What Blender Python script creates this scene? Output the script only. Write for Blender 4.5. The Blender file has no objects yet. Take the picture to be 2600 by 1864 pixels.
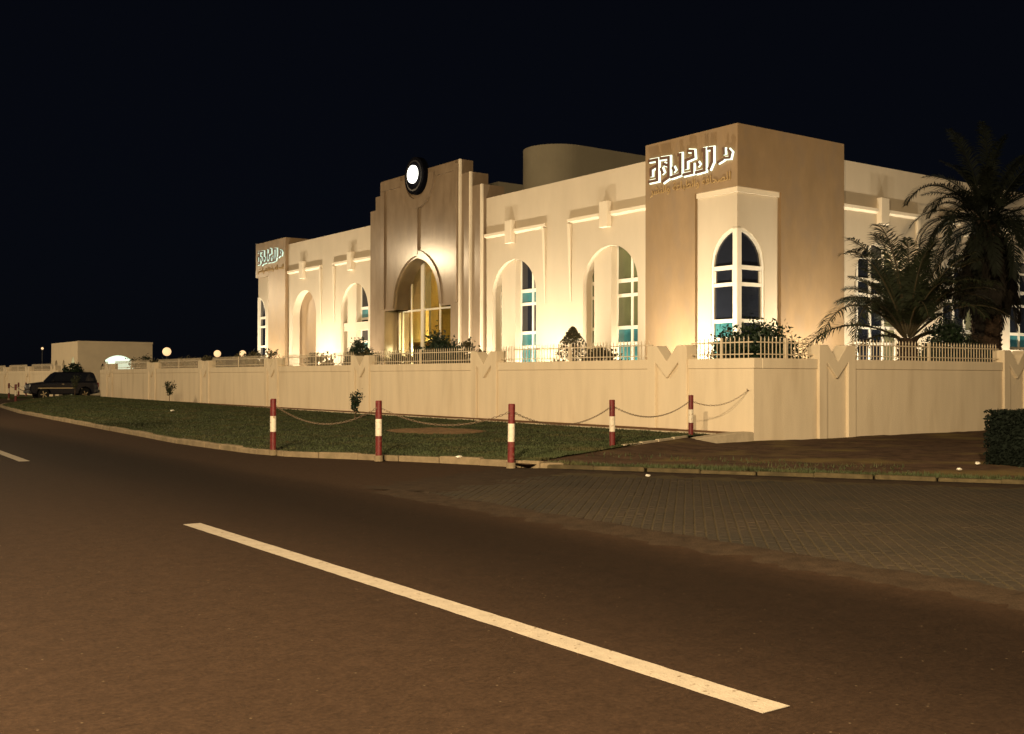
import bpy, bmesh, math, random
import numpy as np
from mathutils import Vector, Matrix, noise

R = math.radians
random.seed(7)
rng = np.random.default_rng(7)
scene = bpy.context.scene
COL = scene.collection

# ------------------------------------------------------------------ camera
# world axes: x runs along the short (right-hand) facade, y along the long (left-hand) facade and the road
CAM = Vector((0, 0, 1.6))
A_R = Vector((0.81079, -0.58533, 0.00171))      # camera right
A_F = Vector((0.58525, 0.81079, 0.00987))       # camera forward
A_U = A_R.cross(A_F).normalized()
A_F = A_U.cross(A_R).normalized()
A_R.normalize()
cd = bpy.data.cameras.new("camera")
cam = bpy.data.objects.new("camera", cd)
COL.objects.link(cam)
m = Matrix.Identity(4)
for i in range(3):
    m[i][0] = A_R[i]; m[i][1] = A_U[i]; m[i][2] = -A_F[i]; m[i][3] = CAM[i]
cam.matrix_world = m
cd.sensor_width = 36.0
cd.lens = 36.0 * 2779.0 / 2600.0
cd.clip_start = 0.1
cd.clip_end = 6000
scene.camera = cam

# ------------------------------------------------------------------ world, exposure
w = bpy.data.worlds.new("World")
scene.world = w
w.use_nodes = True
nt = w.node_tree
nt.nodes.clear()
sky = nt.nodes.new("ShaderNodeTexSky")
sky.sky_type = 'NISHITA'
sky.sun_disc = False
sky.sun_elevation = R(12)
sky.sun_rotation = R(200)
tint = nt.nodes.new("ShaderNodeMix")
tint.data_type = 'RGBA'; tint.blend_type = 'MULTIPLY'
tint.inputs[0].default_value = 1.0
tint.inputs[7].default_value = (0.30, 0.36, 0.80, 1)
flat = nt.nodes.new("ShaderNodeMix")
flat.data_type = 'RGBA'
flat.inputs[0].default_value = 0.82
flat.inputs[7].default_value = (1.15, 1.45, 2.4, 1)
bg = nt.nodes.new("ShaderNodeBackground")
bg.inputs[1].default_value = 0.0017
out = nt.nodes.new("ShaderNodeOutputWorld")
nt.links.new(sky.outputs[0], tint.inputs[6])
nt.links.new(tint.outputs[2], flat.inputs[6])
nt.links.new(flat.outputs[2], bg.inputs[0])
nt.links.new(bg.outputs[0], out.inputs[0])

vs = scene.view_settings
vs.view_transform = 'Standard'
vs.look = 'None'
vs.exposure = 0.0
vs.gamma = 1.0
vs.use_curve_mapping = False
scene.render.engine = 'CYCLES'
scene.cycles.use_denoising = True
scene.cycles.max_bounces = 6
scene.cycles.caustics_reflective = False
scene.cycles.caustics_refractive = False
scene.cycles.sample_clamp_indirect = 4.0

STREET_COL = (1.0, 0.745, 0.44)
FLOOD_COL = (1.0, 0.87, 0.66)
STREET_W = 56000
FLOOD_W = 2500

# ------------------------------------------------------------------ materials
MATS = {}

def mat(name, col, rough=0.8, spec=0.3, var=0.12, scale=3.0, bump=0.0, bscale=40.0, metal=0.0, col2=None,
        fac2=(0.45, 0.65), scale2=1.0, stretch=None, emit=None, estr=0.0):
    if name in MATS:
        return MATS[name]
    mt = bpy.data.materials.new(name)
    mt.use_nodes = True
    n = mt.node_tree.nodes; l = mt.node_tree.links
    p = n["Principled BSDF"]
    p.inputs["Roughness"].default_value = rough
    p.inputs["Specular IOR Level"].default_value = spec
    p.inputs["Metallic"].default_value = metal
    geo = n.new("ShaderNodeNewGeometry")
    vec = geo.outputs["Position"]
    if stretch:
        mp = n.new("ShaderNodeMapping"); mp.inputs["Scale"].default_value = stretch
        l.new(vec, mp.inputs["Vector"]); vec = mp.outputs[0]
    t = n.new("ShaderNodeTexNoise"); t.inputs["Scale"].default_value = scale
    t.inputs["Detail"].default_value = 6; t.inputs["Roughness"].default_value = 0.6
    l.new(vec, t.inputs["Vector"])
    r = n.new("ShaderNodeValToRGB")
    lo = [max(0, c * (1 - var)) for c in col]; hi = [min(1, c * (1 + var)) for c in col]
    r.color_ramp.elements[0].position = 0.3; r.color_ramp.elements[0].color = (*lo, 1)
    r.color_ramp.elements[1].position = 0.7; r.color_ramp.elements[1].color = (*hi, 1)
    l.new(t.outputs["Fac"], r.inputs[0])
    c = r.outputs[0]
    if col2:
        t2 = n.new("ShaderNodeTexNoise"); t2.inputs["Scale"].default_value = scale2
        t2.inputs["Detail"].default_value = 5
        l.new(vec, t2.inputs["Vector"])
        mr = n.new("ShaderNodeMapRange")
        mr.inputs[1].default_value = fac2[0]; mr.inputs[2].default_value = fac2[1]
        l.new(t2.outputs["Fac"], mr.inputs[0])
        mx = n.new("ShaderNodeMix"); mx.data_type = 'RGBA'
        l.new(mr.outputs[0], mx.inputs[0]); l.new(c, mx.inputs[6])
        mx.inputs[7].default_value = (*col2, 1)
        c = mx.outputs[2]
    l.new(c, p.inputs["Base Color"])
    if bump:
        tb = n.new("ShaderNodeTexNoise"); tb.inputs["Scale"].default_value = bscale
        tb.inputs["Detail"].default_value = 4
        l.new(geo.outputs["Position"], tb.inputs["Vector"])
        b = n.new("ShaderNodeBump"); b.inputs["Strength"].default_value = bump
        b.inputs["Distance"].default_value = 0.02
        l.new(tb.outputs["Fac"], b.inputs["Height"]); l.new(b.outputs[0], p.inputs["Normal"])
    if emit:
        p.inputs["Emission Color"].default_value = (*emit, 1)
        p.inputs["Emission Strength"].default_value = estr
    MATS[name] = mt
    return mt

def nodes_of(mt):
    return mt.node_tree.nodes, mt.node_tree.links, mt.node_tree.nodes["Principled BSDF"]

PLASTER = mat("cream_plaster", (0.51, 0.43, 0.315), 0.85, 0.25, 0.05, 1.2, 0.25, 60, col2=(0.47, 0.395, 0.29), fac2=(0.52, 0.85), scale2=0.5, stretch=(1, 1, 0.35))
TRIM = mat("pale_trim", (0.64, 0.55, 0.41), 0.8, 0.25, 0.04, 2.0, 0.15, 70)
WALLP = mat("boundary_render", (0.70, 0.595, 0.43), 0.9, 0.2, 0.06, 1.5, 0.4, 45, col2=(0.55, 0.45, 0.31), fac2=(0.52, 0.82), scale2=1.1, stretch=(1.6, 1.6, 0.25))
CLAD = mat("polished_stone", (0.262, 0.180, 0.100), 0.28, 0.2, 0.10, 1.6, 0.05, 2.2, col2=(0.235, 0.168, 0.105), fac2=(0.45, 0.75), scale2=2.4, stretch=(1, 1, 0.5))
CLADP = mat("portal_stone", (0.205, 0.150, 0.097), 0.17, 0.15, 0.10, 1.6, 0.06, 2.6, col2=(0.165, 0.118, 0.074), fac2=(0.45, 0.75), scale2=2.4, stretch=(1, 1, 0.4))
FRAME = mat("white_frame", (0.72, 0.66, 0.54), 0.5, 0.4, 0.03)
GLASS_D = mat("dark_glass", (0.012, 0.014, 0.02), 0.06, 0.6, 0.1)
GLASS_T = mat("teal_glass", (0.035, 0.13, 0.135), 0.08, 0.6, 0.45, 1.6, emit=(0.12, 0.36, 0.36), estr=0.09)
GLASS_G = mat("dim_green_glass", (0.08, 0.08, 0.035), 0.08, 0.6, 0.3, 1.0, emit=(0.20, 0.19, 0.08), estr=0.25)
RAILM = mat("railing_paint", (0.58, 0.49, 0.35), 0.55, 0.4, 0.08)
CONC = mat("kerb_concrete", (0.215, 0.165, 0.10), 0.9, 0.2, 0.25, 4.0, 0.5, 30, col2=(0.16, 0.13, 0.07), fac2=(0.52, 0.72), scale2=2.5)
PALEC = mat("pale_concrete", (0.46, 0.385, 0.27), 0.9, 0.15, 0.15, 5, 0.4, 30)
SOIL = mat("bed_soil", (0.16, 0.085, 0.045), 0.95, 0.1, 0.3, 8, 0.8, 25)
RED = mat("red_paint", (0.115, 0.013, 0.012), 0.5, 0.4, 0.25, 12, col2=(0.16, 0.06, 0.04), fac2=(0.58, 0.68), scale2=16)
WHITE = mat("white_paint", (0.62, 0.56, 0.44), 0.5, 0.4, 0.10, 12, col2=(0.34, 0.24, 0.15), fac2=(0.56, 0.72), scale2=14)
CHAINM = mat("chain_steel", (0.16, 0.11, 0.07), 0.6, 0.4, 0.2, 20, metal=0.3)
BLACKM = mat("dark_metal", (0.02, 0.02, 0.022), 0.45, 0.4, 0.2)
BARK = mat("palm_bark", (0.040, 0.027, 0.018), 0.95, 0.1, 0.4, 9, 0.8, 20)
PALMG = mat("palm_leaf", (0.020, 0.026, 0.012), 0.6, 0.3, 0.35, 3)
PALMD = mat("palm_dry_leaf", (0.011, 0.009, 0.0065), 0.8, 0.15, 0.35, 3)
DARKP = mat("unlit_palm_leaf", (0.007, 0.009, 0.0055), 0.7, 0.1, 0.35, 3)  # the tall palm's lack of light is put into this darker leaf colour
PALMS = mat("palm_stem", (0.055, 0.045, 0.024), 0.6, 0.3, 0.2, 6)
LEAF = mat("shrub_leaf", (0.013, 0.026, 0.011), 0.5, 0.35, 0.4, 8)
LEAF2 = mat("hedge_leaf", (0.026, 0.034, 0.014), 0.6, 0.3, 0.4, 8)
LEAF3 = mat("olive_leaf", (0.055, 0.048, 0.02), 0.6, 0.3, 0.4, 8)
STEM = mat("wood_stem", (0.11, 0.075, 0.045), 0.9, 0.1, 0.3, 12)
GRASSM = mat("grass_blade", (0.040, 0.050, 0.019), 0.7, 0.2, 0.35, 1.2, col2=(0.065, 0.058, 0.022), fac2=(0.5, 0.7), scale2=0.8)
PAPER = mat("scrap_paper", (0.7, 0.66, 0.56), 0.9, 0.1, 0.1)
LETTER = mat("letter_face", (0.10, 0.045, 0.025), 0.4, 0.4, 0.1)
GLOW = mat("letter_glow", (0.8, 0.8, 0.75), 0.6, 0.2, 0.02, emit=(0.72, 0.92, 0.72), estr=1.5)
GLOW2 = mat("letter_glow_far", (0.6, 0.7, 0.65), 0.6, 0.2, 0.02, emit=(0.42, 0.66, 0.55), estr=0.9)
GOLD = mat("gold_lettering", (0.36, 0.24, 0.10), 0.5, 0.3, 0.1)
EMBLEM = mat("emblem_dark", (0.003, 0.003, 0.005), 0.7, 0.02, 0.1)
LITDISC = mat("emblem_lit", (0.8, 0.8, 0.75), 0.6, 0.2, 0.02, emit=(1.0, 0.97, 0.85), estr=5.0)
GLOBE = mat("lamp_globe", (0.8, 0.7, 0.5), 0.5, 0.2, 0.02, emit=(1.0, 0.62, 0.30), estr=1.15)
LENS = mat("lamp_lens", (0.8, 0.7, 0.5), 0.4, 0.2, 0.02, emit=STREET_COL, estr=60.0)
FLENS = mat("flood_lens", (0.8, 0.7, 0.5), 0.4, 0.2, 0.02, emit=FLOOD_COL, estr=6.0)
LODGE_LIT = mat("lodge_lit_inside", (0.7, 0.75, 0.65), 0.8, 0.1, 0.05, emit=(0.80, 1.0, 0.80), estr=1.1)
CARP = mat("car_paint", (0.006, 0.007, 0.014), 0.22, 0.5, 0.05)
CHROME = mat("car_trim", (0.55, 0.45, 0.28), 0.3, 0.5, 0.05, metal=0.6)
TYRE = mat("tyre_rubber", (0.015, 0.015, 0.015), 0.9, 0.1, 0.1)
TAIL = mat("tail_lens", (0.25, 0.01, 0.01), 0.2, 0.5, 0.1)
HEADL = mat("head_lens", (0.5, 0.5, 0.48), 0.1, 0.5, 0.1)
HALLP = mat("hall_paint", (0.50, 0.36, 0.13), 0.8, 0.2, 0.08)
CURT = mat("gold_curtain", (0.42, 0.29, 0.075), 0.8, 0.2, 0.15, 5)
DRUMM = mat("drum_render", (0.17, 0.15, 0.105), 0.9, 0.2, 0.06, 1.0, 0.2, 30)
LODGEP = mat("lodge_render", (0.74, 0.63, 0.45), 0.9, 0.2, 0.06, 1.0, 0.2, 30)
POLE = mat("lamp_pole", (0.25, 0.25, 0.25), 0.5, 0.4, 0.1, metal=0.5)
PAVERM = mat("paver_block", (0.036, 0.0268, 0.0172), 0.9, 0.15, 0.30, 9, 0.5, 60, col2=(0.024, 0.020, 0.014), fac2=(0.4, 0.7), scale2=0.9)
JOINT = mat("joint_sand", (0.052, 0.040, 0.021), 0.95, 0.1, 0.2, 14, 0.4, 60)
COURT = mat("court_paving", (0.30, 0.25, 0.18), 0.9, 0.15, 0.1, 2, 0.2, 30)
SAND = mat("sand", (0.15, 0.105, 0.062), 0.95, 0.1, 0.3, 0.6, 0.5, 9)

# clear glass for the entrance
gm = bpy.data.materials.new("entrance_glass"); gm.use_nodes = True
n, l, p = nodes_of(gm)
tr = n.new("ShaderNodeBsdfTransparent"); tr.inputs[0].default_value = (0.80, 0.80, 0.72, 1)
gl = n.new("ShaderNodeBsdfGlossy"); gl.inputs["Roughness"].default_value = 0.04
fr = n.new("ShaderNodeValue"); fr.outputs[0].default_value = 0.10
mx = n.new("ShaderNodeMixShader")
l.new(fr.outputs[0], mx.inputs[0]); l.new(tr.outputs[0], mx.inputs[1]); l.new(gl.outputs[0], mx.inputs[2])
l.new(mx.outputs[0], n["Material Output"].inputs[0])
MATS["entrance_glass"] = gm

# asphalt: worn wheel tracks, oil band, sandy edge
def asphalt():
    mt = bpy.data.materials.new("asphalt"); mt.use_nodes = True
    n, l, p = nodes_of(mt)
    geo = n.new("ShaderNodeNewGeometry")
    sep = n.new("ShaderNodeSeparateXYZ"); l.new(geo.outputs["Position"], sep.inputs[0])
    big = n.new("ShaderNodeTexNoise"); big.inputs["Scale"].default_value = 0.55; big.inputs["Detail"].default_value = 5
    mp = n.new("ShaderNodeMapping"); mp.inputs["Scale"].default_value = (1.6, 0.25, 1)
    l.new(geo.outputs["Position"], mp.inputs[0]); l.new(mp.outputs[0], big.inputs["Vector"])
    fine = n.new("ShaderNodeTexNoise"); fine.inputs["Scale"].default_value = 30; fine.inputs["Detail"].default_value = 9
    fine.inputs["Roughness"].default_value = 0.86
    l.new(geo.outputs["Position"], fine.inputs["Vector"])
    vor = n.new("ShaderNodeTexVoronoi"); vor.inputs["Scale"].default_value = 16
    l.new(geo.outputs["Position"], vor.inputs["Vector"])
    ad = n.new("ShaderNodeMath"); ad.operation = 'MULTIPLY_ADD'     # wobble x with the big noise
    l.new(big.outputs["Fac"], ad.inputs[0]); ad.inputs[1].default_value = 0.9; l.new(sep.outputs[0], ad.inputs[2])
    mrx = n.new("ShaderNodeMapRange"); mrx.inputs[1].default_value = -4.0; mrx.inputs[2].default_value = 14.0
    l.new(ad.outputs[0], mrx.inputs[0])
    ramp = n.new("ShaderNodeValToRGB")
    cr = ramp.color_ramp
    def pos(x): return (x + 0.45 + 4.0) / 18.0
    stops = [(-3.5, .038), (-1.0, .033), (0.2, .036), (1.6, .030), (3.0, .032), (4.3, .027), (5.2, .018), (6.0, .0145),
             (6.6, .016), (7.1, .026), (7.6, .043), (8.6, .046), (11, .052)]
    cr.elements[0].position = pos(stops[0][0]); cr.elements[1].position = pos(stops[-1][0])
    for x, v in stops[1:-1]:
        cr.elements.new(pos(x))
    for e, (x, v) in zip(cr.elements, stops):
        s = 1.0 if v < 0.06 else 1.0
        e.color = (v * 0.80, v * 0.475, v * 0.28, 1)
    l.new(mrx.outputs[0], ramp.inputs[0])
    r2 = n.new("ShaderNodeMapRange"); r2.inputs[1].default_value = 0.25; r2.inputs[2].default_value = 0.75
    r2.inputs[3].default_value = 0.22; r2.inputs[4].default_value = 1.78
    l.new(fine.outputs["Fac"], r2.inputs[0])
    m1 = n.new("ShaderNodeMix"); m1.data_type = 'RGBA'; m1.blend_type = 'MULTIPLY'; m1.inputs[0].default_value = 1
    mott = n.new("ShaderNodeTexNoise"); mott.inputs["Scale"].default_value = 7.0; mott.inputs["Detail"].default_value = 7; mott.inputs["Roughness"].default_value = 0.7
    l.new(geo.outputs["Position"], mott.inputs["Vector"])
    r3 = n.new("ShaderNodeMapRange"); r3.inputs[1].default_value = 0.3; r3.inputs[2].default_value = 0.7; r3.inputs[3].default_value = 0.78; r3.inputs[4].default_value = 1.22
    l.new(mott.outputs["Fac"], r3.inputs[0])
    mm = n.new("ShaderNodeMath"); mm.operation = 'MULTIPLY'; l.new(r2.outputs[0], mm.inputs[0]); l.new(r3.outputs[0], mm.inputs[1])
    l.new(ramp.outputs[0], m1.inputs[6]); l.new(mm.outputs[0], m1.inputs[7])
    sp = n.new("ShaderNodeMapRange"); sp.inputs[1].default_value = 0.13; sp.inputs[2].default_value = 0.05
    l.new(vor.outputs["Distance"], sp.inputs[0])
    wn = n.new("ShaderNodeTexWhiteNoise"); l.new(vor.outputs["Color"], wn.inputs["Vector"])
    gt = n.new("ShaderNodeMath"); gt.operation = 'GREATER_THAN'; gt.inputs[1].default_value = 0.84
    l.new(wn.outputs["Value"], gt.inputs[0])
    mu = n.new("ShaderNodeMath"); mu.operation = 'MULTIPLY'; l.new(sp.outputs[0], mu.inputs[0]); l.new(gt.outputs[0], mu.inputs[1])
    m2 = n.new("ShaderNodeMix"); m2.data_type = 'RGBA'; l.new(mu.outputs[0], m2.inputs[0])
    l.new(m1.outputs[2], m2.inputs[6]); m2.inputs[7].default_value = (0.10, 0.075, 0.045, 1)
    l.new(m2.outputs[2], p.inputs["Base Color"])
    p.inputs["Roughness"].default_value = 0.9; p.inputs["Specular IOR Level"].default_value = 0.06
    b = n.new("ShaderNodeBump"); b.inputs["Strength"].default_value = 0.5; b.inputs["Distance"].default_value = 0.01
    l.new(fine.outputs["Fac"], b.inputs["Height"]); l.new(b.outputs[0], p.inputs["Normal"])
    return mt
ASPH = asphalt()
LAWNM = mat("lawn_soil", (0.038, 0.045, 0.019), 0.95, 0.1, 0.45, 2.5, 0.8, 30, col2=(0.10, 0.072, 0.034), fac2=(0.56, 0.74), scale2=0.7)
EARTH = mat("bare_earth", (0.072, 0.043, 0.026), 0.95, 0.1, 0.45, 3.0, 0.9, 14, col2=(0.14, 0.10, 0.038), fac2=(0.50, 0.66), scale2=0.55)
PATCH = mat("dirt_patch", (0.20, 0.125, 0.065), 0.95, 0.1, 0.35, 6.0, 0.9, 20)
PAINTL = mat("lane_paint", (0.25, 0.215, 0.165), 0.7, 0.2, 0.12, 9, 0.3, 60, col2=(0.10, 0.07, 0.04), fac2=(0.63, 0.70), scale2=20)

# ------------------------------------------------------------------ mesh helpers
class MB:
    def __init__(self):
        self.v = []; self.f = []
    def box(self, x0, x1, y0, y1, z0, z1):
        b = len(self.v)
        self.v += [(x0, y0, z0), (x1, y0, z0), (x1, y1, z0), (x0, y1, z0), (x0, y0, z1), (x1, y0, z1), (x1, y1, z1), (x0, y1, z1)]
        self.f += [tuple(b + i for i in q) for q in ((0, 3, 2, 1), (4, 5, 6, 7), (0, 1, 5, 4), (1, 2, 6, 5), (2, 3, 7, 6), (3, 0, 4, 7))]
        return self
    def prism(self, pts, axis, c0, c1):
        b = len(self.v); k = len(pts)
        for c in (c0, c1):
            for a, d in pts:
                self.v.append({'x': (c, a, d), 'y': (a, c, d), 'z': (a, d, c)}[axis])
        self.f.append(tuple(range(b, b + k))); self.f.append(tuple(range(b + 2 * k - 1, b + k - 1, -1)))
        for i in range(k):
            j = (i + 1) % k
            self.f.append((b + i, b + j, b + k + j, b + k + i))
        return self
    def tube(self, pts, r, n=8, cap=True):
        pts = [Vector(q) for q in pts]
        rs = r if isinstance(r, (list, tuple)) else [r] * len(pts)
        b = len(self.v); up = Vector((0, 0, 1))
        for i, q in enumerate(pts):
            d = (pts[min(i + 1, len(pts) - 1)] - pts[max(i - 1, 0)]).normalized()
            a = d.cross(up)
            if a.length < 1e-3: a = Vector((1, 0, 0))
            a.normalize(); c = a.cross(d)
            for k in range(n):
                t = 2 * math.pi * k / n
                self.v.append(tuple(q + (a * math.cos(t) + c * math.sin(t)) * rs[i]))
        for i in range(len(pts) - 1):
            for k in range(n):
                self.f.append((b + i * n + k, b + i * n + (k + 1) % n, b + (i + 1) * n + (k + 1) % n, b + (i + 1) * n + k))
        if cap:
            self.f.append(tuple(b + k for k in range(n - 1, -1, -1)))
            e = b + (len(pts) - 1) * n
            self.f.append(tuple(e + k for k in range(n)))
        return self
    def tri(self, a, b_, c):
        b = len(self.v); self.v += [tuple(a), tuple(b_), tuple(c)]; self.f.append((b, b + 1, b + 2)); return self
    def quad(self, a, b_, c, d):
        b = len(self.v); self.v += [tuple(a), tuple(b_), tuple(c), tuple(d)]; self.f.append((b, b + 1, b + 2, b + 3)); return self
    def mesh(self, name, bevel=0.0, fix=True, smooth=False):
        me = bpy.data.meshes.new(name)
        me.from_pydata(self.v, [], self.f)
        if fix or bevel:
            bm = bmesh.new(); bm.from_mesh(me)
            bmesh.ops.recalc_face_normals(bm, faces=bm.faces)
            if bevel:
                ed = [e for e in bm.edges if len(e.link_faces) == 2 and e.calc_face_angle(0) > 0.6]
                bmesh.ops.bevel(bm, geom=ed, offset=bevel, segments=1, affect='EDGES', clamp_overlap=True)
            bm.to_mesh(me); bm.free()
        if smooth:
            me.polygons.foreach_set("use_smooth", [True] * len(me.polygons))
        return me

def put(name, me, mt, parent=None, loc=None, rot=None, scale=None):
    if isinstance(me, MB): me = me.mesh(name)
    if mt is not None and not me.materials: me.materials.append(mt)
    o = bpy.data.objects.new(name, me); COL.objects.link(o)
    if parent is not None: o.parent = parent
    if loc is not None: o.location = loc
    if rot is not None: o.rotation_euler = rot
    if scale is not None: o.scale = scale if not isinstance(scale, (int, float)) else (scale,) * 3
    return o

def empty(name, label, cat, loc=(0, 0, 0), group=None, rotz=0):
    o = bpy.data.objects.new(name, None); COL.objects.link(o); o.location = loc; o.rotation_euler = (0, 0, rotz)
    return tag(o, label, cat, group)

def tag(o, label, cat, group=None):
    o["label"] = label; o["category"] = cat
    if group: o["group"] = group
    return o

def struct(o):
    o["kind"] = "structure"; return o
def stuff(o):
    o["kind"] = "stuff"; return o

def arch(c, hw, z0, zs, rise, n=20, pointed=True):
    """outline of an opening from the sill up, going left-to-right in its own axis"""
    pts = [(c - hw, z0), (c - hw, zs)]
    if pointed and rise > hw:
        k = (rise * rise - hw * hw) / (2 * hw); r = hw + k
        for i in range(1, n):
            t = -hw + 2 * hw * i / n
            pts.append((c + t, zs + math.sqrt(max(0, r * r - (abs(t) + k) ** 2))))
    else:
        for i in range(1, n):
            a = math.pi * (1 - i / n)
            pts.append((c + hw * math.cos(a), zs + rise * math.sin(a)))
    pts += [(c + hw, zs), (c + hw, z0)]
    return pts

def wall_with_arches(y0, y1, z0, z1, arches):
    pts = [(y0, z0)]
    for a in arches: pts += a
    pts += [(y1, z0), (y1, z1), (y0, z1)]
    return pts

# ================================================================== SETTING
# ------------------------------------------------------------------ ground, road
g = MB().quad((-1500, -1500, -0.05), (1500, -1500, -0.05), (1500, 3000, -0.05), (-1500, 3000, -0.05))
struct(put("ground", g, SAND))

KY = np.array([15.3, 15.9, 17.8, 19.0, 20.4, 21.6, 25.9, 35.2, 52.1, 62.8, 68.0, 72.0, 74.5])
KX = np.array([11.75, 11.54, 10.75, 10.1, 9.30, 9.0, 8.90, 9.5, 10.65, 11.9, 13.2, 15.8, 19.0])
_yy = np.linspace(15.3, 74.5, 400)
_xx = np.interp(_yy, KY, KX)
_ker = np.ones(9) / 9
_xs = np.convolve(np.pad(_xx, 4, mode='edge'), _ker, mode='valid')
def kerb_x(y): return float(np.interp(y, _yy, _xs))

rd = [(-3.6, -60), (7.66, -60), (7.66, 13.6), (11.9, 15.6)]
rd += [(kerb_x(y) + 0.02, y) for y in np.linspace(15.9, 74.5, 50)]
rd += [(20.4, 76.0), (20.4, 86.6), (14.5, 88), (12.5, 92), (12, 110), (16, 160), (40, 320), (28, 330), (4, 160), (-3.6, 110)]
road = struct(put("road", MB().prism(rd, 'z', -0.04, 0.0), ASPH))
for y0, xc, sl in ((-15.28, 4.08, 0), (3.54, 4.13, 0.004), (22.24, 4.66, 0.045), (41.0, 5.5, 0.05), (59.8, 6.5, 0.05)):
    mb = MB(); nseg = 70
    for i in range(nseg + 1):
        y = y0 + 8.18 * i / nseg; xm = xc + sl * (y - y0)
        for sd in (-1, 1):
            e_ = .094 + .004 * noise.noise((i * .8, sd * 5.0, y0)) + .003 * random.uniform(-1, 1)
            for zz in (0.003, 0.006): mb.v.append((xm + sd * e_, y + .012 * noise.noise((sd * 3.0, i * 1.0, 1)), zz))
    for i in range(nseg):
        a = i * 4; b = a + 4
        mb.f += [(a + 1, a + 3, b + 3, b + 1), (a, a + 1, b + 1, b), (a + 3, a + 2, b + 2, b + 3)]
    mb.f += [(0, 2, 3, 1), (nseg * 4, nseg * 4 + 1, nseg * 4 + 3, nseg * 4 + 2)]
    put("lane_dash", mb, PAINTL, road)
vg = MB().prism([(-60, -60), (-3.6, -60), (-3.6, 110), (4, 160), (28, 330), (-60, 330)], 'z', -0.045, 0.01)
struct(put("verge", vg, SAND))

# kerb on the near (camera) side of the road
# ------------------------------------------------------------------ kerbstones
def kerb_run(pts, width, top, name, mt, parentname, bury=0.1, jit=0.012):
    root = struct(put(parentname, MB().box(pts[0][0] - .02, pts[0][0] + .02, pts[0][1] - .02, pts[0][1] + .02, -0.1, -0.06), mt))
    P = [Vector((x, y, 0)) for x, y in pts]
    seg = []; acc = 0.0; ln = 0.92
    cur = P[0].copy(); i = 0; res = [cur.copy()]
    need = ln
    while i < len(P) - 1:
        d = P[i + 1] - cur
        if d.length >= need:
            cur = cur + d.normalized() * need; res.append(cur.copy()); need = ln
        else:
            need -= d.length; i += 1; cur = P[i].copy()
    me = None
    if (P[-1] - res[-1]).length > .12: res.append(P[-1].copy())
    for a, b in zip(res[:-1], res[1:]):
        d = b - a
        if me is None:
            me = MB().box(-ln / 2 + .008, ln / 2 - .008, 0, width, -bury, top).mesh(name, bevel=0.018)
            me.materials.append(mt)
        o = put(name, me, None, root, ((a + b) / 2 + Vector((random.uniform(-jit, jit), random.uniform(-jit, jit), random.uniform(-.02, .008)))),
                (random.uniform(-.03, .03), random.uniform(-.012, .012), math.atan2(d.y, d.x) + random.uniform(-.012, .012)), (min(1.0, d.length / ln), 1, 1))
    return root
kpts = [(kerb_x(y), y) for y in np.linspace(74.4, 15.35, 200)]
lk = kerb_run(kpts, 0.16, 0.125, "kerbstone", CONC, "lawn_kerb")
put("kerbstone", MB().box(-.20, .22, -.16, .24, -.08, .10).mesh("kerbstone", bevel=.02), CONC, lk, (11.93, 15.36, 0), (0, 0, -.5))
# kerb behind the lay-by, running off to the right
back = [(11.75, 15.3), (12.9, 13.4), (14.16, 11.55), (15.9, 8.84), (18.6, 4.4), (20, 2)]
CONC2 = mat("sandy_kerb", (0.085, 0.066, 0.034), 0.95, 0.1, 0.35, 5.0, 0.6, 30, col2=(0.05, 0.04, 0.022), fac2=(0.48, 0.68), scale2=2.2)
kerb_run(back, 0.14, 0.075, "kerbstone", CONC2, "layby_kerb", jit=0.02)

# ------------------------------------------------------------------ lay-by of interlocking pavers at 45 degrees
lay_poly = [(7.68, -8), (7.68, 13.55), (11.65, 15.25), (14.05, 11.5), (15.8, 8.8), (18.5, 4.35), (19.8, 2), (19.8, -8)]
layby = struct(put("paved_layby", MB().prism(lay_poly, 'z', -0.03, 0.0125), JOINT))
def in_poly(x, y, poly):
    c = False; j = len(poly) - 1
    for i in range(len(poly)):
        xi, yi = poly[i]; xj, yj = poly[j]
        if (yi > y) != (yj > y) and x < (xj - xi) * (y - yi) / (yj - yi) + xi: c = not c
        j = i
    return c
PW, PL = 0.112, 0.225
def paver_outline():
    w, h = PW / 2 - 0.010, PL / 2 - 0.007
    z = 0.014
    return [(-w, -h), (w, -h), (w + z, -h / 2), (w, 0), (w + z, h / 2), (w, h), (-w, h), (-w + z, h / 2), (-w, 0), (-w + z, -h / 2)]
po = paver_outline()
def paver_geo(mb, cx, cy, ang, z):
    ca, sa = math.cos(ang), math.sin(ang)
    b = len(mb.v); k = len(po)
    for s, zz in ((1.0, 0.004), (1.0, z - .004), (0.93, z)):
        for a, d in po:
            mb.v.append((cx + (a * ca - d * sa) * s, cy + (a * sa + d * ca) * s, zz))
    for r in (0, 1):
        for i in range(k):
            j = (i + 1) % k
            mb.f.append((b + r * k + i, b + r * k + j, b + (r + 1) * k + j, b + (r + 1) * k + i))
    mb.f.append(tuple(b + 2 * k + i for i in range(k)))
pm0 = MB(); paver_geo(pm0, 0, 0, 0, 0.02)
paver_me = pm0.mesh("paver", fix=False); paver_me.materials.append(PAVERM)
cells = []
a45 = math.radians(-45.0)
ca, sa = math.cos(a45), math.sin(a45)
shr = [(7.85, -8), (7.80, 13.0), (8.9, 13.6), (10.9, 14.2), (13.3, 10.9), (15.1, 8.3), (17.6, 4.2), (19.4, 1.4), (19.4, -8)]
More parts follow.
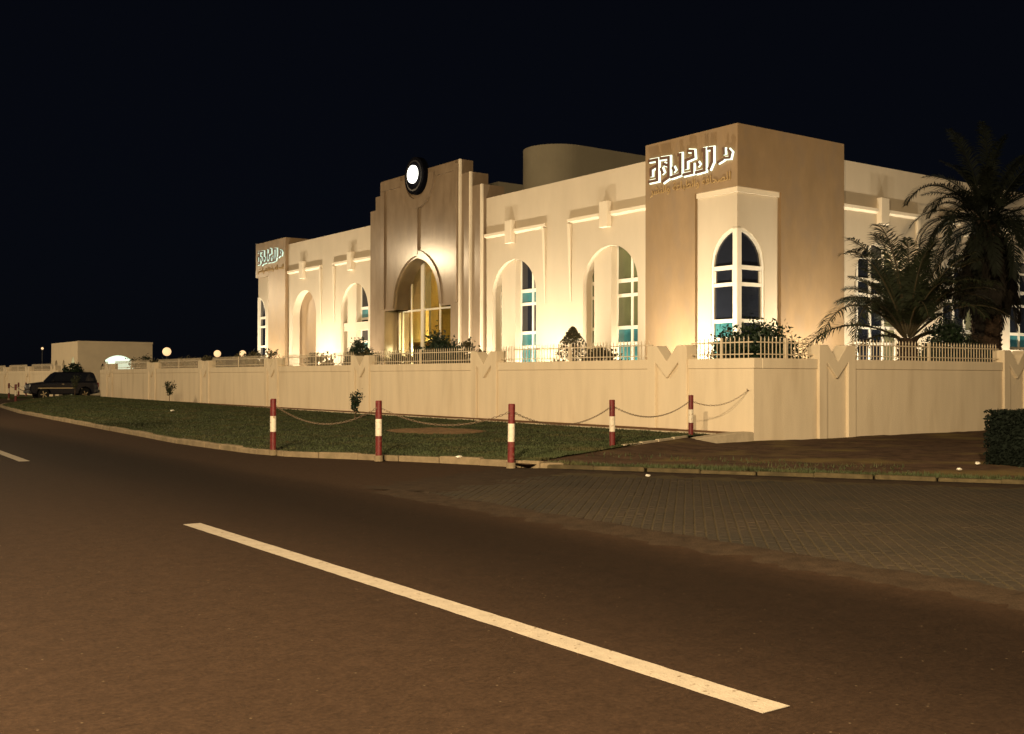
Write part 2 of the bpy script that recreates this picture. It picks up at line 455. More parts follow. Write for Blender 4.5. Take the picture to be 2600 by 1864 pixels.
for i in range(-140, 220):
    for j in range(-90, 110):
        a = i * PW; d = j * PL + (PL / 2 if i % 2 else 0)
        x = a * ca - d * sa; y = a * sa + d * ca
        if y < 0.5 or y > 15.5 or x < 7.6 or x > 19.5: continue
        wob = 0.22 * noise.noise((x * 1.3, y * 1.3, 3.1))
        if in_poly(x + wob, y + wob, shr):
            # inside or near the picture
            cxp = x * A_R.x + y * A_R.y; dep = x * A_F.x + y * A_F.y
            if cxp / dep > 0.75: continue
            cells.append((dep + max(0, abs(cxp / dep - .2) - .27) * 30, x, y))
cells.sort()
far = MB()
for idx, (dep, x, y) in enumerate(cells):
    z = 0.018 + 0.006 * noise.noise((x * 2, y * 2, 0)) + random.uniform(-.0015, .0015)
    if idx < 300:
        o = put("paver", paver_me, None, layby, (x, y, z - 0.02), (random.uniform(-.012, .012), random.uniform(-.012, .012), a45))
    else:
        paver_geo(far, x, y, a45, z)
stuff(put("paver_field", far.mesh("paver_field", fix=False), PAVERM, layby))

# wind-blown sand along the lay-by edges
def drift(path, w0, w1, seed, name):
    v = []; f = []
    n_ = len(path)
    for i, (x, y) in enumerate(path):
        xa, ya = path[max(0, i - 1)]; xb, yb = path[min(n_ - 1, i + 1)]
        d = Vector((xb - xa, yb - ya)).normalized(); nx, ny = d.y, -d.x
        a_ = w0 * (1 + .8 * noise.noise((i * .21, seed, 0)) + .35 * noise.noise((i * .9, seed, 3)))
        b_ = w1 * (1 + .8 * noise.noise((i * .17, seed, 7)) + .35 * noise.noise((i * 1.1, seed, 5)))
        for q_, z_ in ((-a_ * 1.6, .0002), (-a_ * .5, .009), (0, .0190), (b_ * .5, .0215), (b_, .0185), (b_ + .10, .010)):
            v.append((x + nx * q_, y + ny * q_, z_))
    for i in range(n_ - 1):
        for k in range(5):
            f.append((i * 6 + k, i * 6 + k + 1, (i + 1) * 6 + k + 1, (i + 1) * 6 + k))
    me = bpy.data.meshes.new(name); me.from_pydata(v, [], f); me.polygons.foreach_set("use_smooth", [True] * len(f))
    o = struct(put(name, me, mat("drift_sand", (0.032, 0.021, 0.0125), 0.95, 0.1, 0.35, 5, 0.7, 40)))
drift([(7.70, 13.55 - i * .07) for i in range(310)][::-1], .22, .16, 1.0, "sand_drift")
drift([(11.65 - (11.65 - 7.7) * i / 80, 15.25 - (15.25 - 13.5) * i / 80) for i in range(81)][::-1], .45, .75, 2.0, "sand_drift")
drift([(float(np.interp(t, [0, .24, .5, .78, 1], [18.6, 15.85, 14.1, 12.85, 11.7])), float(np.interp(t, [0, .24, .5, .78, 1], [4.3, 8.75, 11.45, 13.35, 15.2]))) for t in np.linspace(0, 1, 160)][::-1], .02, .55, 3.0, "sand_drift")

# ------------------------------------------------------------------ bare earth right of the lawn
def grid_sheet(name, fxy, nx, ny, fz, mt, thick=None):
    v = []; f = []
    for i in range(ny + 1):
        for j in range(nx + 1):
            x, y = fxy(j / nx, i / ny); v.append((x, y, fz(x, y)))
    for i in range(ny):
        for j in range(nx):
            a = i * (nx + 1) + j; f.append((a, a + 1, a + nx + 2, a + nx + 1))
    me = bpy.data.meshes.new(name); me.from_pydata(v, [], f)
    me.polygons.foreach_set("use_smooth", [True] * len(f))
    return put(name, me, mt)
BKX = [11.2, 11.75, 12.9, 14.16, 15.9, 18.6, 20, 45]; BKY = [15.3, 15.3, 13.4, 11.55, 8.84, 4.4, 2, 2]
def earth_xy(s, t):
    x = 11.45 + (45 - 11.45) * s ** 1.6
    y0 = float(np.interp(x, BKX, BKY)) + 0.1
    y1 = 18.32 if x > 18.6 else 16.1 + (x - 11.2) * (18.9 - 16.1) / (18.6 - 11.2)
    return x, y0 + (y1 - y0) * t
def earth_z(x, y):
    z = 0.05 + 0.030 * noise.noise((x * .5, y * .5, 5)) + 0.02 * noise.noise((x * 1.9, y * 1.9, 1))
    if x < 18.6:
        ln = 15.45 + (x - 11.2) * .442
        t = max(0.0, min(1.0, 1 - (ln - y) / 1.3)); t = t * t * (3 - 2 * t)
        lz = 0.10 + 0.13 * max(0.0, min(1.0, (x - 11.6) / 7.8))
        z = z * (1 - t) + (lz - .022) * t
    return z
earth = struct(grid_sheet("bare_earth", earth_xy, 150, 60, earth_z, EARTH))

# ------------------------------------------------------------------ lawn
def lawn_xr(y):
    return 19.46 if y > 18.72 else 11.2 + (y - 15.45) * (18.6 - 11.2) / (18.72 - 15.45)
def sm(a, b, x):
    t = min(1, max(0, (x - a) / (b - a))); return t * t * (3 - 2 * t)
def lawn_z(x, y):
    xl = kerb_x(y) + .1
    t = min(1, max(0, (x - xl) / (19.46 - xl)))
    return 0.10 + 0.13 * t + 0.30 * math.sin(math.pi * min(1, t * .93)) * sm(36, 64, y) * (1 - sm(70, 74.5, y) * .7) + 0.012 * noise.noise((x * .9, y * .9, 2))
def lawn_xy(s, t):
    y = 15.62 + (74.3 - 15.62) * t ** 1.5
    xl = kerb_x(y) + 0.1; xr = max(xl + .02, lawn_xr(y))
    return xl + (xr - xl) * s, y
lawn = struct(grid_sheet("lawn", lawn_xy, 50, 220, lawn_z, LAWNM))
# grass blades
N = 90000
s_, t_ = rng.random(N), rng.random(N)
gv = []; gf = []
def in_patch(x, y): return ((x - 15.4) / 1.15) ** 2 + ((y - 24.8) / 1.55) ** 2 < 1 + 0.5 * noise.noise((x * 2, y * 2, 9))
for i in range(N):
    x, y = lawn_xy(s_[i], t_[i])
    if in_patch(x, y): continue
    if y < 18.8 and x < 11.2: pass
    z = lawn_z(x, y) - .005
    h = 0.018 + 0.030 * rng.random() * (1 + .8 * noise.noise((x * .7, y * .7, 0)))
    a = rng.random() * 6.283; wd = 0.012 + y * 0.0004
    dx, dy = math.cos(a) * wd, math.sin(a) * wd
    lx, ly = (rng.random() - .5) * .06, (rng.random() - .5) * .06
    b = len(gv)
    gv += [(x - dx, y - dy, z), (x + dx, y + dy, z), (x + lx, y + ly, z + h)]
    gf.append((b, b + 1, b + 2))
# thin dry tufts at the kerbs and on the bare earth
for i in range(9000):
    k = rng.random()
    if k < 0.45:
        t = rng.random(); x = float(np.interp(t, [0, .2, .5, .8, 1], [11.8, 12.9, 14.16, 15.9, 18.6])) + abs(rng.normal(0, .25)) + .1
        y = float(np.interp(t, [0, .2, .5, .8, 1], [15.3, 13.4, 11.55, 8.84, 4.4])) + rng.normal(0, .1) + .15
    else:
        x = 12 + 20 * rng.random(); y = float(np.interp(x, BKX, BKY)) + 0.3 + rng.random() * 5
        if y > 18.2 or (x < 18.6 and y > 15.3 + (x - 11.2) * .442): continue
        if noise.noise((x * .55, y * .55, 4)) < 0.05: continue
    z = earth_z(x, y) - .005; h = 0.03 + 0.06 * rng.random(); a = rng.random() * 6.283; wd = .012
    dx, dy = math.cos(a) * wd, math.sin(a) * wd; b = len(gv)
    gv += [(x - dx, y - dy, z), (x + dx, y + dy, z), (x + (rng.random() - .5) * .08, y + (rng.random() - .5) * .08, z + h)]
    gf.append((b, b + 1, b + 2))
gme = bpy.data.meshes.new("grass"); gme.from_pydata(gv, [], gf)
go = stuff(put("grass", gme, GRASSM)); go["label"] = "short patchy grass growing on the lawn and verge"; go["category"] = "grass"
# bare patch on the lawn
pv = [(15.4, 24.8, lawn_z(15.4, 24.8) + .05)]; pf = []
for i in range(28):
    a = 2 * math.pi * i / 28; r = 1 + .25 * noise.noise((math.cos(a) * 1.5, math.sin(a) * 1.5, 8))
    for q, dz in ((.55, .045), (1.0, .002)):
        x = 15.4 + 1.2 * r * q * math.cos(a); y = 24.8 + 1.6 * r * q * math.sin(a); pv.append((x, y, lawn_z(x, y) + dz + random.uniform(0, .02) * (q < .9)))
for i in range(28):
    j = (i + 1) % 28
    pf += [(0, 1 + 2 * i, 1 + 2 * j), (1 + 2 * i, 2 + 2 * i, 2 + 2 * j, 1 + 2 * j)]
pme = bpy.data.meshes.new("dirt_patch"); pme.from_pydata(pv, [], pf)
struct(put("dirt_patch", pme, PATCH))

# planting bed along the wall foot, its concrete edge, corner block
struct(put("planting_bed", MB().box(19.6, 20.6, 18.62, 75.2, -0.05, 0.255), SOIL))
edge = struct(put("bed_edging", MB().box(19.46, 19.60, 18.62, 18.66, -0.05, 0.1), CONC))
for k in range(0, 44):
    y = 18.66 + k * 1.28
    put("edging_stone", MB().box(19.46, 19.602, y + .006, y + 1.27, -0.05, 0.262 - 0.0 + random.uniform(-.012, .008)).mesh("edging_stone", bevel=.012), PALEC, edge)
struct(put("corner_block", MB().prism([(18.45, -0.05), (20.5, -0.05), (20.5, .285), (19.9, .285), (18.75, .20), (18.45, .15)], 'y', 18.27, 18.615).mesh("corner_block", bevel=.02), PALEC))
for k in range(4):
    a_ = (15.45 + k * .80, 17.42 + k * .325)
    o = put("edging_stone", MB().box(-.40, .40, -.05, .05, -.08, .03).mesh("edging_stone", bevel=.012), PALEC, edge, (a_[0] + .4, a_[1] + .16, lawn_z(a_[0] + .4, a_[1] + .3) - .012), (0, 0, .386))
# courtyard inside, driveway through the gate
struct(put("courtyard", MB().prism([(20.55, 18.4), (90, 18.4), (90, 75.4), (20.55, 75.4)], 'z', -0.05, 0.2), COURT))
struct(put("driveway", MB().prism([(20.35, 75.5), (70, 75.5), (70, 125), (20.7, 125), (20.7, 86.6), (20.35, 86.6)], 'z', -0.05, 0.06), ASPH))
struct(put("far_verge", MB().prism([(20.4, 86.7), (20.4, 140), (12.3, 140), (12.1, 110), (12.7, 92.2), (14.6, 88.2)], 'z', -0.04, 0.12), LAWNM))

# ================================================================== BOUNDARY WALL
WX, WY = 20.53, 18.30
wall = empty("boundary_wall", "cream rendered boundary wall with M-shaped piers running beside the lawn", "wall", (WX, WY, 0))
def W(name, mb, mt=WALLP, parent=wall, bevel=0.0):
    me = mb.mesh(name, bevel=bevel) if isinstance(mb, MB) else mb
    o = put(name, me, mt, parent)
    o.matrix_parent_inverse = Matrix.Translation(-Vector(parent.location)) if parent in (wall,) else Matrix.Identity(4)
    return o
def Wb(parent):
    inv = Matrix.Translation(-parent.location)
    def f(name, mb, mt, bevel=0.0):
        o = put(name, mb.mesh(name, bevel=bevel), mt, parent); o.matrix_parent_inverse = inv; return o
    return f
L_PIERS = [21.3 + 8.68 * k for k in range(7)]
R_PIERS = [23.68, 32.4, 41.1]
TH = 0.26
PH = 0.75
def spans(a, b, piers, hw=PH):
    res = []; cur = a
    for p_ in piers:
        if p_ - hw > cur: res.append((cur, p_ - hw))
        cur = p_ + hw
    if b > cur: res.append((cur, b))
    return res
for (a, b) in spans(WY, 75.5, L_PIERS):
    W("wall_panel", MB().box(WX, WX + TH, a + (0 if a > WY else 0), b, 0.0, 1.84))
    W("coping", MB().box(WX - 0.025, WX + TH + .025, a - (.025 if a == WY else 0), b, 1.842, 2.10), bevel=.012)
for (a, b) in spans(WX + TH, 46, R_PIERS):
    W("wall_panel", MB().box(a, b, WY, WY + TH, 0.0, 1.84))
    W("coping", MB().box(a + (.026 if a == WX + TH else 0), b, WY - 0.025, WY + TH + .025, 1.842, 2.10), bevel=.012)
def m_outline():
    h = PH; lg = 0.31
    return [(-h, 0), (-h + lg, 0), (-h + lg, 2.02), (0.0, 1.60), (h - lg, 2.02), (h - lg, 0), (h, 0), (h, 2.47), (h - lg - .05, 2.47), (0.0, 2.04), (-h + lg + .05, 2.47), (-h, 2.47)]
mL = MB().prism(m_outline(), 'x', -0.07, TH + 0.07).mesh("pier", bevel=.012)
mR = MB().prism(m_outline(), 'y', -0.07, TH + 0.07).mesh("pier", bevel=.012)
for me in (mL, mR): me.materials.append(WALLP)
infL = MB().prism([(-.43, 0), (.43, 0), (.43, 2.03), (0, 1.64), (-.43, 2.03)], 'x', .012, TH - .012).mesh("pier_infill"); infL.materials.append(WALLP)
infR = MB().prism([(-.43, 0), (.43, 0), (.43, 2.03), (0, 1.64), (-.43, 2.03)], 'y', .012, TH - .012).mesh("pier_infill"); infR.materials.append(WALLP)
for y in L_PIERS:
    o = put("pier", mL, None, wall, (0, y - WY, 0)); put("pier_infill", infL, None, o)
for x in R_PIERS:
    o = put("pier", mR, None, wall, (x - WX, 0, 0)); put("pier_infill", infR, None, o)
# wall beyond the gate
wall2 = empty("boundary_wall", "distant stretch of cream boundary wall beyond the gateway", "wall", (WX, 86.6, 0))
fw = Wb(wall2)
for (a, b) in spans(86.6, 126, [88.2, 96.9, 105.6, 114.3]):
    fw("wall_panel", MB().box(WX, WX + TH, a, b, 0.0, 1.84), WALLP)
    fw("coping", MB().box(WX - 0.025, WX + TH + .025, a, b, 1.842, 2.10), WALLP)
for y in [88.2, 96.9, 105.6, 114.3]:
    o = put("pier", mL, None, wall2, (0, y - 86.6, 0)); put("pier_infill", infL, None, o)

# ------------------------------------------------------------------ railings
pk = MB()
pk.box(-.009, .009, -.009, .009, 2.10, 2.56)
pk.v += [(-.02, 0, 2.57), (.02, 0, 2.57), (0, -.02, 2.57), (0, .02, 2.57), (0, 0, 2.66), (0, 0, 2.54)]
b = 8
pk.f += [(b + 0, b + 2, b + 4), (b + 2, b + 1, b + 4), (b + 1, b + 3, b + 4), (b + 3, b + 0, b + 4),
         (b + 2, b + 0, b + 5), (b + 1, b + 2, b + 5), (b + 3, b + 1, b + 5), (b + 0, b + 3, b + 5)]
pick = pk.mesh("picket"); pick.materials.append(RAILM)
postme = MB().box(-.03, .03, -.03, .03, 2.10, 2.62).mesh("post", bevel=.006); postme.materials.append(RAILM)
def railing(axis, a, b, label):
    c = (a + b) / 2
    loc = (WX + TH / 2, c, 0) if axis == 'y' else (c, WY + TH / 2, 0)
    r = empty("railing", label, "railing", loc, "metal railings on top of the boundary wall")
    h = (b - a) / 2
    for z0, z1 in ((2.19, 2.215), (2.485, 2.515)):
        bx = MB().box(-.014, .014, -h, h, z0, z1) if axis == 'y' else MB().box(-h, h, -.014, .014, z0, z1)
        put("rail", bx, RAILM, r)
    n = max(2, round((b - a) / 0.146))
    for i in range(1, n):
        d = -h + i * (2 * h / n)
        if abs(d) < .05:
            continue
        put("picket", pick, None, r, (0, d, 0) if axis == 'y' else (d, 0, 0))
    put("post", postme, None, r)
ordn = ["first", "second", "third", "fourth", "fifth", "sixth", "seventh"]
sp = spans(WY + .14, 75.4, L_PIERS)
for i, (a, b) in enumerate(sp):
    if i == 0: lb = "short spiked cream railing beside the lawn between wall corner and first M pier"
    elif i < 7: lb = "spiked cream railing by the lawn between %s and %s M piers from wall corner" % (ordn[i - 1], ordn[i])
    else: lb = "spiked cream metal railing between the last M pier and the gateway"
    railing('y', a, b, lb)
sp = spans(WX + TH, 46, R_PIERS)
for i, (a, b) in enumerate(sp):
    lb = ["short spiked cream railing above bare earth between wall corner and nearest M pier",
          "spiked cream metal railing in front of the two date palms",
          "spiked cream metal railing beyond the overhanging bush", "spiked cream metal railing at the far end past the palms"][min(i, 3)]
    if i < 3: railing('x', a, b, lb)
for i, (a, b) in enumerate(spans(86.7, 112, [88.2, 96.9, 105.6])):
    if b - a > 2: railing('y', a, b, "railing on the distant wall beyond the gateway, %s past the gate" % ordn[i])

# ================================================================== MAIN BUILDING
FX = 26.6      # front of towers, left facade
BX = 26.80     # front of the bay walls
FY = 24.4      # front of towers, right facade
BY = 24.60
bld = empty("building", "floodlit cream building with arched bays, stone corner towers and stepped entrance portal", "building", (FX, FY, 0.2))
B = Wb(bld)
def sub(parent, name, mb, mt, bevel=0.0):
    return put(name, mb.mesh(name, bevel=bevel), mt, parent)      # parent part already sits in world coordinates
Z0 = 0.15
ZR = 9.37
# --- core mass (kept behind the facade skins)
B("core_wall", MB().box(28.6, 60, 29.2, 40.0, Z0, 9.0), DRUMM)
B("core_wall", MB().box(33.0, 60, 40.0, 53.0, Z0, 9.0), DRUMM)
B("core_wall", MB().box(28.6, 60, 53.0, 63.0, Z0, 9.0), DRUMM)
# --- near tower
NT = (FX, 32.05, FY, 28.75)
IN = 0.12
tf = [(28.71, FY), (32.05, FY), (32.05, 28.75), (FX, 28.75), (FX, 26.31), (FX + IN + .28, 26.31), (FX + IN + .28, FY + IN + .28), (28.71, FY + IN + .28)]
tower = B("corner_tower", MB().prism(tf, 'z', Z0, 7.83), CLAD)
sub(tower, "tower_top", MB().box(FX, 32.05, FY, 28.75, 7.8303, 9.87), CLAD)
# plaster faces of the inset corner with half an arch each
hwA, hwR, sA, rA = 1.16, 1.30, 5.32, 1.22
yI, xI = FY + IN, FX + IN
halfL = [(yI + q, z) for q, z in [(0, Z0)]]
arc = arch(0, hwA, Z0, sA, rA, 32)
right_half = [q for q in arc if q[0] >= -1e-6]           # from apex down to the springing
right_halfR = [(a * hwR / hwA, z) for a, z in right_half]
panelL = [(max(yI + .003, yI + a), z) for a, z in reversed(right_half)] + [(yI + 0.003, 7.828), (26.305, 7.828), (26.305, Z0)]
panelR = [(max(xI + .0015, xI + a), z) for a, z in reversed(right_halfR)] + [(xI + 0.0015, 7.828), (28.705, 7.828), (28.705, Z0)]
sub(tower, "corner_panel", MB().prism(panelL, 'x', xI, xI + .27), PLASTER)
sub(tower, "corner_panel", MB().prism(panelR, 'y', yI, yI + .27), PLASTER)
sub(tower, "recess_moulding", MB().prism([(yI + .0, 7.66), (26.30, 7.66), (26.30, 7.826), (yI + .0, 7.826)], 'x', xI - .06, xI - .002), TRIM)
sub(tower, "recess_moulding", MB().prism([(xI - .063, 7.66), (28.70, 7.66), (28.70, 7.826), (xI - .063, 7.826)], 'y', yI - .065, yI - .004), TRIM)
# corner window: frame follows the half arches, bars, panes
def half_frame(base, t, w_, kx=1.0):
    outer = [(base + a * kx, z) for a, z in right_half]
    k = (rA - w_) ; inner_arc = [q for q in arch(0, hwA - w_, Z0, sA, rA - w_, 32) if q[0] >= -1e-6]
    inner = [(base + a * kx, z) for a, z in inner_arc]
    return outer + list(reversed(inner))
win = put("corner_window", MB().prism(half_frame(yI, 0, .10), 'x', xI + .02, xI + .16).mesh("corner_window"), FRAME, bld)
win.matrix_parent_inverse = Matrix.Translation(-bld.location)
sub(win, "frame", MB().prism(half_frame(xI, 0, .10, hwR / hwA), 'y', yI + .02, yI + .16), FRAME)
sub(win, "corner_post", MB().box(xI - .02, xI + .20, yI - .02, yI + .20, Z0, 6.50), FRAME, bevel=.02)
BARS = [(5.16, 5.30), (4.62, 4.74), (3.42, 3.54), (2.84, 2.94)]
for (z0, z1) in BARS:
    sub(win, "bar", MB().box(xI + .03, xI + .14, yI + .201, yI + hwA - .05, z0, z1), FRAME)
    sub(win, "bar", MB().box(xI + .201, xI + hwR - .05, yI + .03, yI + .14, z0, z1), FRAME)
rows = [(Z0, 2.84, GLASS_T), (2.94, 3.42, GLASS_T), (3.54, 4.62, GLASS_D), (4.74, 5.16, GLASS_D)]
for z0, z1, gmat in rows:
    sub(win, "pane", MB().box(xI + .09, xI + .11, yI + .20, yI + hwA - .09, z0, z1), gmat)
    sub(win, "pane", MB().box(xI + .20, xI + hwR - .09, yI + .09, yI + .11, z0, z1), GLASS_D)
topP = [q for q in arch(0, hwA - .08, 5.30, sA, rA - .08, 24) if q[0] >= .2]
topP = [(0.2, topP[0][1])] + topP + [(0.2, 5.30)]
sub(win, "pane", MB().prism([(yI + a, z) for a, z in topP], 'x', xI + .09, xI + .11), GLASS_D)
sub(win, "pane", MB().prism([(xI + max(.2, a * hwR / hwA), z) for a, z in topP], 'y', yI + .09, yI + .11), GLASS_D)
for z0, z1 in ((4.76, 5.14),):
    for q0, q1 in ((.20, .26), (hwA - .17, hwA - .10)):
        sub(win, "bar", MB().box(xI + .04, xI + .13, yI + q0, yI + q1, z0, z1), FRAME)
        sub(win, "bar", MB().box(xI + q0 * (1 if q0 < .5 else 1.12), xI + q1 * (1 if q0 < .5 else 1.12), yI + .04, yI + .13, z0, z1), FRAME)
# inner dark shell behind the corner window so nothing shows through
# --- far tower (mirror along y about 44.1)
def my(y): return 88.2 - y
tf2 = [(FX, my(28.75)), (32.05, my(28.75)), (32.05, my(FY)), (28.71, my(FY)), (28.71, my(FY + IN + .28)), (FX + IN + .28, my(FY + IN + .28)), (FX + IN + .28, my(26.31)), (FX, my(26.31))]
tower2 = B("corner_tower", MB().prism(tf2, 'z', Z0, 7.70), CLAD)
sub(tower2, "tower_top", MB().box(FX, 32.05, my(28.75), my(FY), 7.7003, 9.78), CLAD)
panelL2 = [(my(a), z) for a, z in panelL]
panelL2 = [(a, min(z, 7.698)) for a, z in panelL2]
sub(tower2, "corner_panel", MB().prism(panelL2, 'x', xI, xI + .27), PLASTER)
sub(tower2, "corner_panel", MB().prism([(a, min(z, 7.698)) for a, z in panelR], 'y', my(yI + .27), my(yI)), PLASTER)
win2 = put("corner_window", MB().prism([(my(a), z) for a, z in half_frame(yI, 0, .10)], 'x', xI + .02, xI + .16).mesh("corner_window"), FRAME, bld)
win2.matrix_parent_inverse = Matrix.Translation(-bld.location)
sub(win2, "corner_post", MB().box(xI - .03, xI + .20, my(yI + .20), my(yI - .03), Z0, 6.50), FRAME)
for (z0, z1) in BARS:
    sub(win2, "bar", MB().box(xI + .03, xI + .14, my(yI + hwA - .05), my(yI + .201), z0, z1), FRAME)
for z0, z1, gmat in rows:
    sub(win2, "pane", MB().box(xI + .09, xI + .11, my(yI + hwA - .09), my(yI + .2), z0, z1), GLASS_D)
sub(win2, "pane", MB().prism([(my(yI + a), z) for a, z in topP], 'x', xI + .09, xI + .11), GLASS_D)

# --- bays ---------------------------------------------------------------
def bay_wall(axis, a0, a1, centres, hw, front, depth, name, z_top=ZR, sp_z=5.08, rise=1.47):
    arcs = [arch(c, hw, Z0, sp_z, rise, 28, False) for c in centres]
    return B(name, MB().prism(wall_with_arches(a0, a1, Z0, z_top, arcs), axis, front, front + depth), PLASTER)
D = 0.42
wallA = bay_wall('x', 28.75, 39.2, (30.92, 37.02), 1.55, BX, D, "bay_wall")
wallB = bay_wall('x', 48.95, 59.45, (51.22, 57.28), 1.52, BX, D, "bay_wall")
wallR = bay_wall('y', 32.05, 60.0, (34.40, 39.75, 44.6, 50.4), 1.50, BY, D, "bay_wall")
def ledge(axis, front, a0, a1, key, trim_at, wallo, z=7.70):
    """sloped moulding, key block and slim pilaster strip"""
    def bx(p0, p1, q0, q1, z0, z1):
        return MB().box(p0, p1, q0, q1, z0, z1) if axis == 'x' else MB().box(q0, q1, p0, p1, z0, z1)
    prof = [(front + .01, z - .10), (front - .12, z - .02), (front - .13, z + .09), (front + .01, z + .13)]
    for s0, s1 in ((a0, key - .27), (key + .27, a1)):
        if s1 - s0 < .1: continue
        mb = MB()
        b0 = len(mb.v)
        for s in (s0, s1):
            for q, zz in prof: mb.v.append((q, s, zz) if axis == 'x' else (s, q, zz))
        mb.f += [(0, 1, 2, 3), (7, 6, 5, 4)] + [(i, (i + 1) % 4, 4 + (i + 1) % 4, 4 + i) for i in range(4)]
        sub(wallo, "ledge", mb, TRIM)
    sub(wallo, "key_block", bx(front - .22, front + .01, key - .24, key + .24, 7.22, 8.20), TRIM, bevel=.02)
    if trim_at is not None:
        for tq in trim_at:
            mb = MB(); w0 = .085
            vs_ = []
            for s, zz in ((tq - w0, z - .1), (tq + w0, z - .1), (tq + .03, 4.57), (tq - .03, 4.57)):
                vs_.append((s, zz))
            for q, k in ((front - .13, 1.0), (front + .01, 1.0)):
                for s, zz in vs_:
                    qq = q if zz > 5 else (front - .02 if q < front else q)
                    mb.v.append((qq, s, zz) if axis == 'x' else (s, qq, zz))
            mb.f += [(0, 1, 2, 3), (7, 6, 5, 4)] + [(i, (i + 1) % 4, 4 + (i + 1) % 4, 4 + i) for i in range(4)]
            sub(wallo, "pilaster_strip", mb, TRIM)
ledge('x', BX, 28.76, 33.32, 31.05, (33.22,), wallA)
ledge('x', BX, 34.72, 39.15, 37.15, (34.84,), wallA)
ledge('x', BX, 49.05, 53.60, 51.45, (53.5,), wallB)
ledge('x', BX, 55.00, 59.40, 57.35, (55.1,), wallB)
ledge('y', BY, 32.07, 36.75, 34.42, (36.65,), wallR)
ledge('y', BY, 38.05, 41.3, 39.75, (38.2,), wallR)
ledge('y', BY, 42.2, 46.9, 44.6, (42.35,), wallR)
def bay_back(axis, c, hw, front, kind, sp_z=5.08, rise=1.47):
    """glazing plane with projecting central pier, transoms, panes"""
    F0 = front + D
    def bx(p0, p1, q0, q1, z0, z1):
        return MB().box(p0, p1, q0, q1, z0, z1) if axis == 'x' else MB().box(q0, q1, p0, p1, z0, z1)
    if kind == "blank":
        B("niche_back", bx(F0 + .002, F0 + .3, c - hw - .1, c + hw + .1, Z0, 6.7), CLAD)
        return
    wn = put("arched_window", bx(F0 + .16, F0 + .40, c - hw - .1, c + hw + .1, Z0, 6.75).mesh("arched_window"), BLACKM, bld)
    wn.matrix_parent_inverse = Matrix.Translation(-bld.location)
    if kind == "pier":
        sub(wn, "pier", bx(F0 - .26, F0 + .15, c + .08, c + 1.08, Z0, 6.72), PLASTER)
        strips = [(c - hw - .05, c + .08), (c + 1.08, c + hw + .05)]
    else:
        strips = [(c - hw - .05, c + hw + .05)]
    for s0, s1 in strips:
        wdt = s1 - s0
        nb = 1 if wdt < .75 else (2 if kind == "pier" else 4)
        for k in range(nb + 1):
            q = s0 + wdt * k / nb
            sub(wn, "mullion", bx(F0 + .01, F0 + .12, q - .045, q + .045, Z0, 6.72), FRAME)
        for z0, z1 in BARS + [(6.0, 6.08)] if kind == "grid" else BARS:
            for k in range(nb):
                sub(wn, "bar", bx(F0 + .02, F0 + .11, s0 + wdt * k / nb + .046, s0 + wdt * (k + 1) / nb - .046, z0, z1), FRAME)
        zz = [Z0] + [v for b_ in BARS[::-1] for v in b_] + [6.72]
        for r in range(0, len(zz), 2):
            for k in range(nb):
                if kind == "pier":
                    gmat = {0: GLASS_T, 2: GLASS_T, 4: GLASS_G if c < 34 else GLASS_D, 6: GLASS_G if c < 34 else GLASS_T, 8: GLASS_G if c < 34 else GLASS_D}[r]
                    if s0 > c: gmat = GLASS_G
                else:
                    gmat = GLASS_D if not (k == nb - 1 and c < 42) else GLASS_G
                    if c > 42 and r in (2,): gmat = GLASS_T
                sub(wn, "pane", bx(F0 + .06, F0 + .08, s0 + wdt * k / nb + .04, s0 + wdt * (k + 1) / nb - .04, zz[r], zz[r + 1]), gmat)
    return wn
bay_back('x', 30.92, 1.55, BX, "pier")
bay_back('x', 37.02, 1.55, BX, "pier")
w3 = bay_back('x', 51.22, 1.52, BX, "pier")
sub(w3, "transom_beam", MB().box(BX + .15, BX + D + .2, 49.75, 52.7, 4.07, 4.50), PLASTER)
bay_back('x', 57.28, 1.52, BX, "blank")
for c in (34.40, 39.75, 44.6): bay_back('y', c, 1.50, BY, "grid")
# --- sill under the third right-hand window
B("sill_wall", MB().box(43.0, 46.2, BY + .05, BY + D - .01, Z0, 2.80), PLASTER)

# --- stepped portal --------------------------------------------------------
PC = 44.12
def portal_outline(y0, y1, z1, grow):
    lo0, lo1 = 41.20 - grow, 47.20 + grow
    a = arch(44.15, 2.09, 4.86, 4.88, 2.32, 30)
    pts = [(y0, Z0), (lo0, Z0), (lo0, 4.86)] + a + [(lo1, 4.86), (lo1, Z0), (y1, Z0), (y1, z1), (y0, z1)]
    return pts
por = B("portal", MB().prism(portal_outline(40.46, 47.58, 11.26, 0), 'x', 26.35, 27.05), CLADP)
sub(por, "portal_step", MB().prism(portal_outline(39.77, 48.31, 10.61, .01), 'x', 26.45, 27.40), CLADP)
sub(por, "portal_step", MB().prism(portal_outline(39.05, 49.03, 9.98, .02), 'x', 26.55, 27.75), CLADP)
for ys, zt, xf in ((40.46, 11.26, 26.345), (39.77, 10.61, 26.445), (39.05, 9.98, 26.545)):
    sub(por, "lit_edge_strip", MB().box(xf, xf + .10, ys - .012, ys + .10, Z0, zt + .005), TRIM)  # pale strips paint the light caught on the steps' right-hand edges
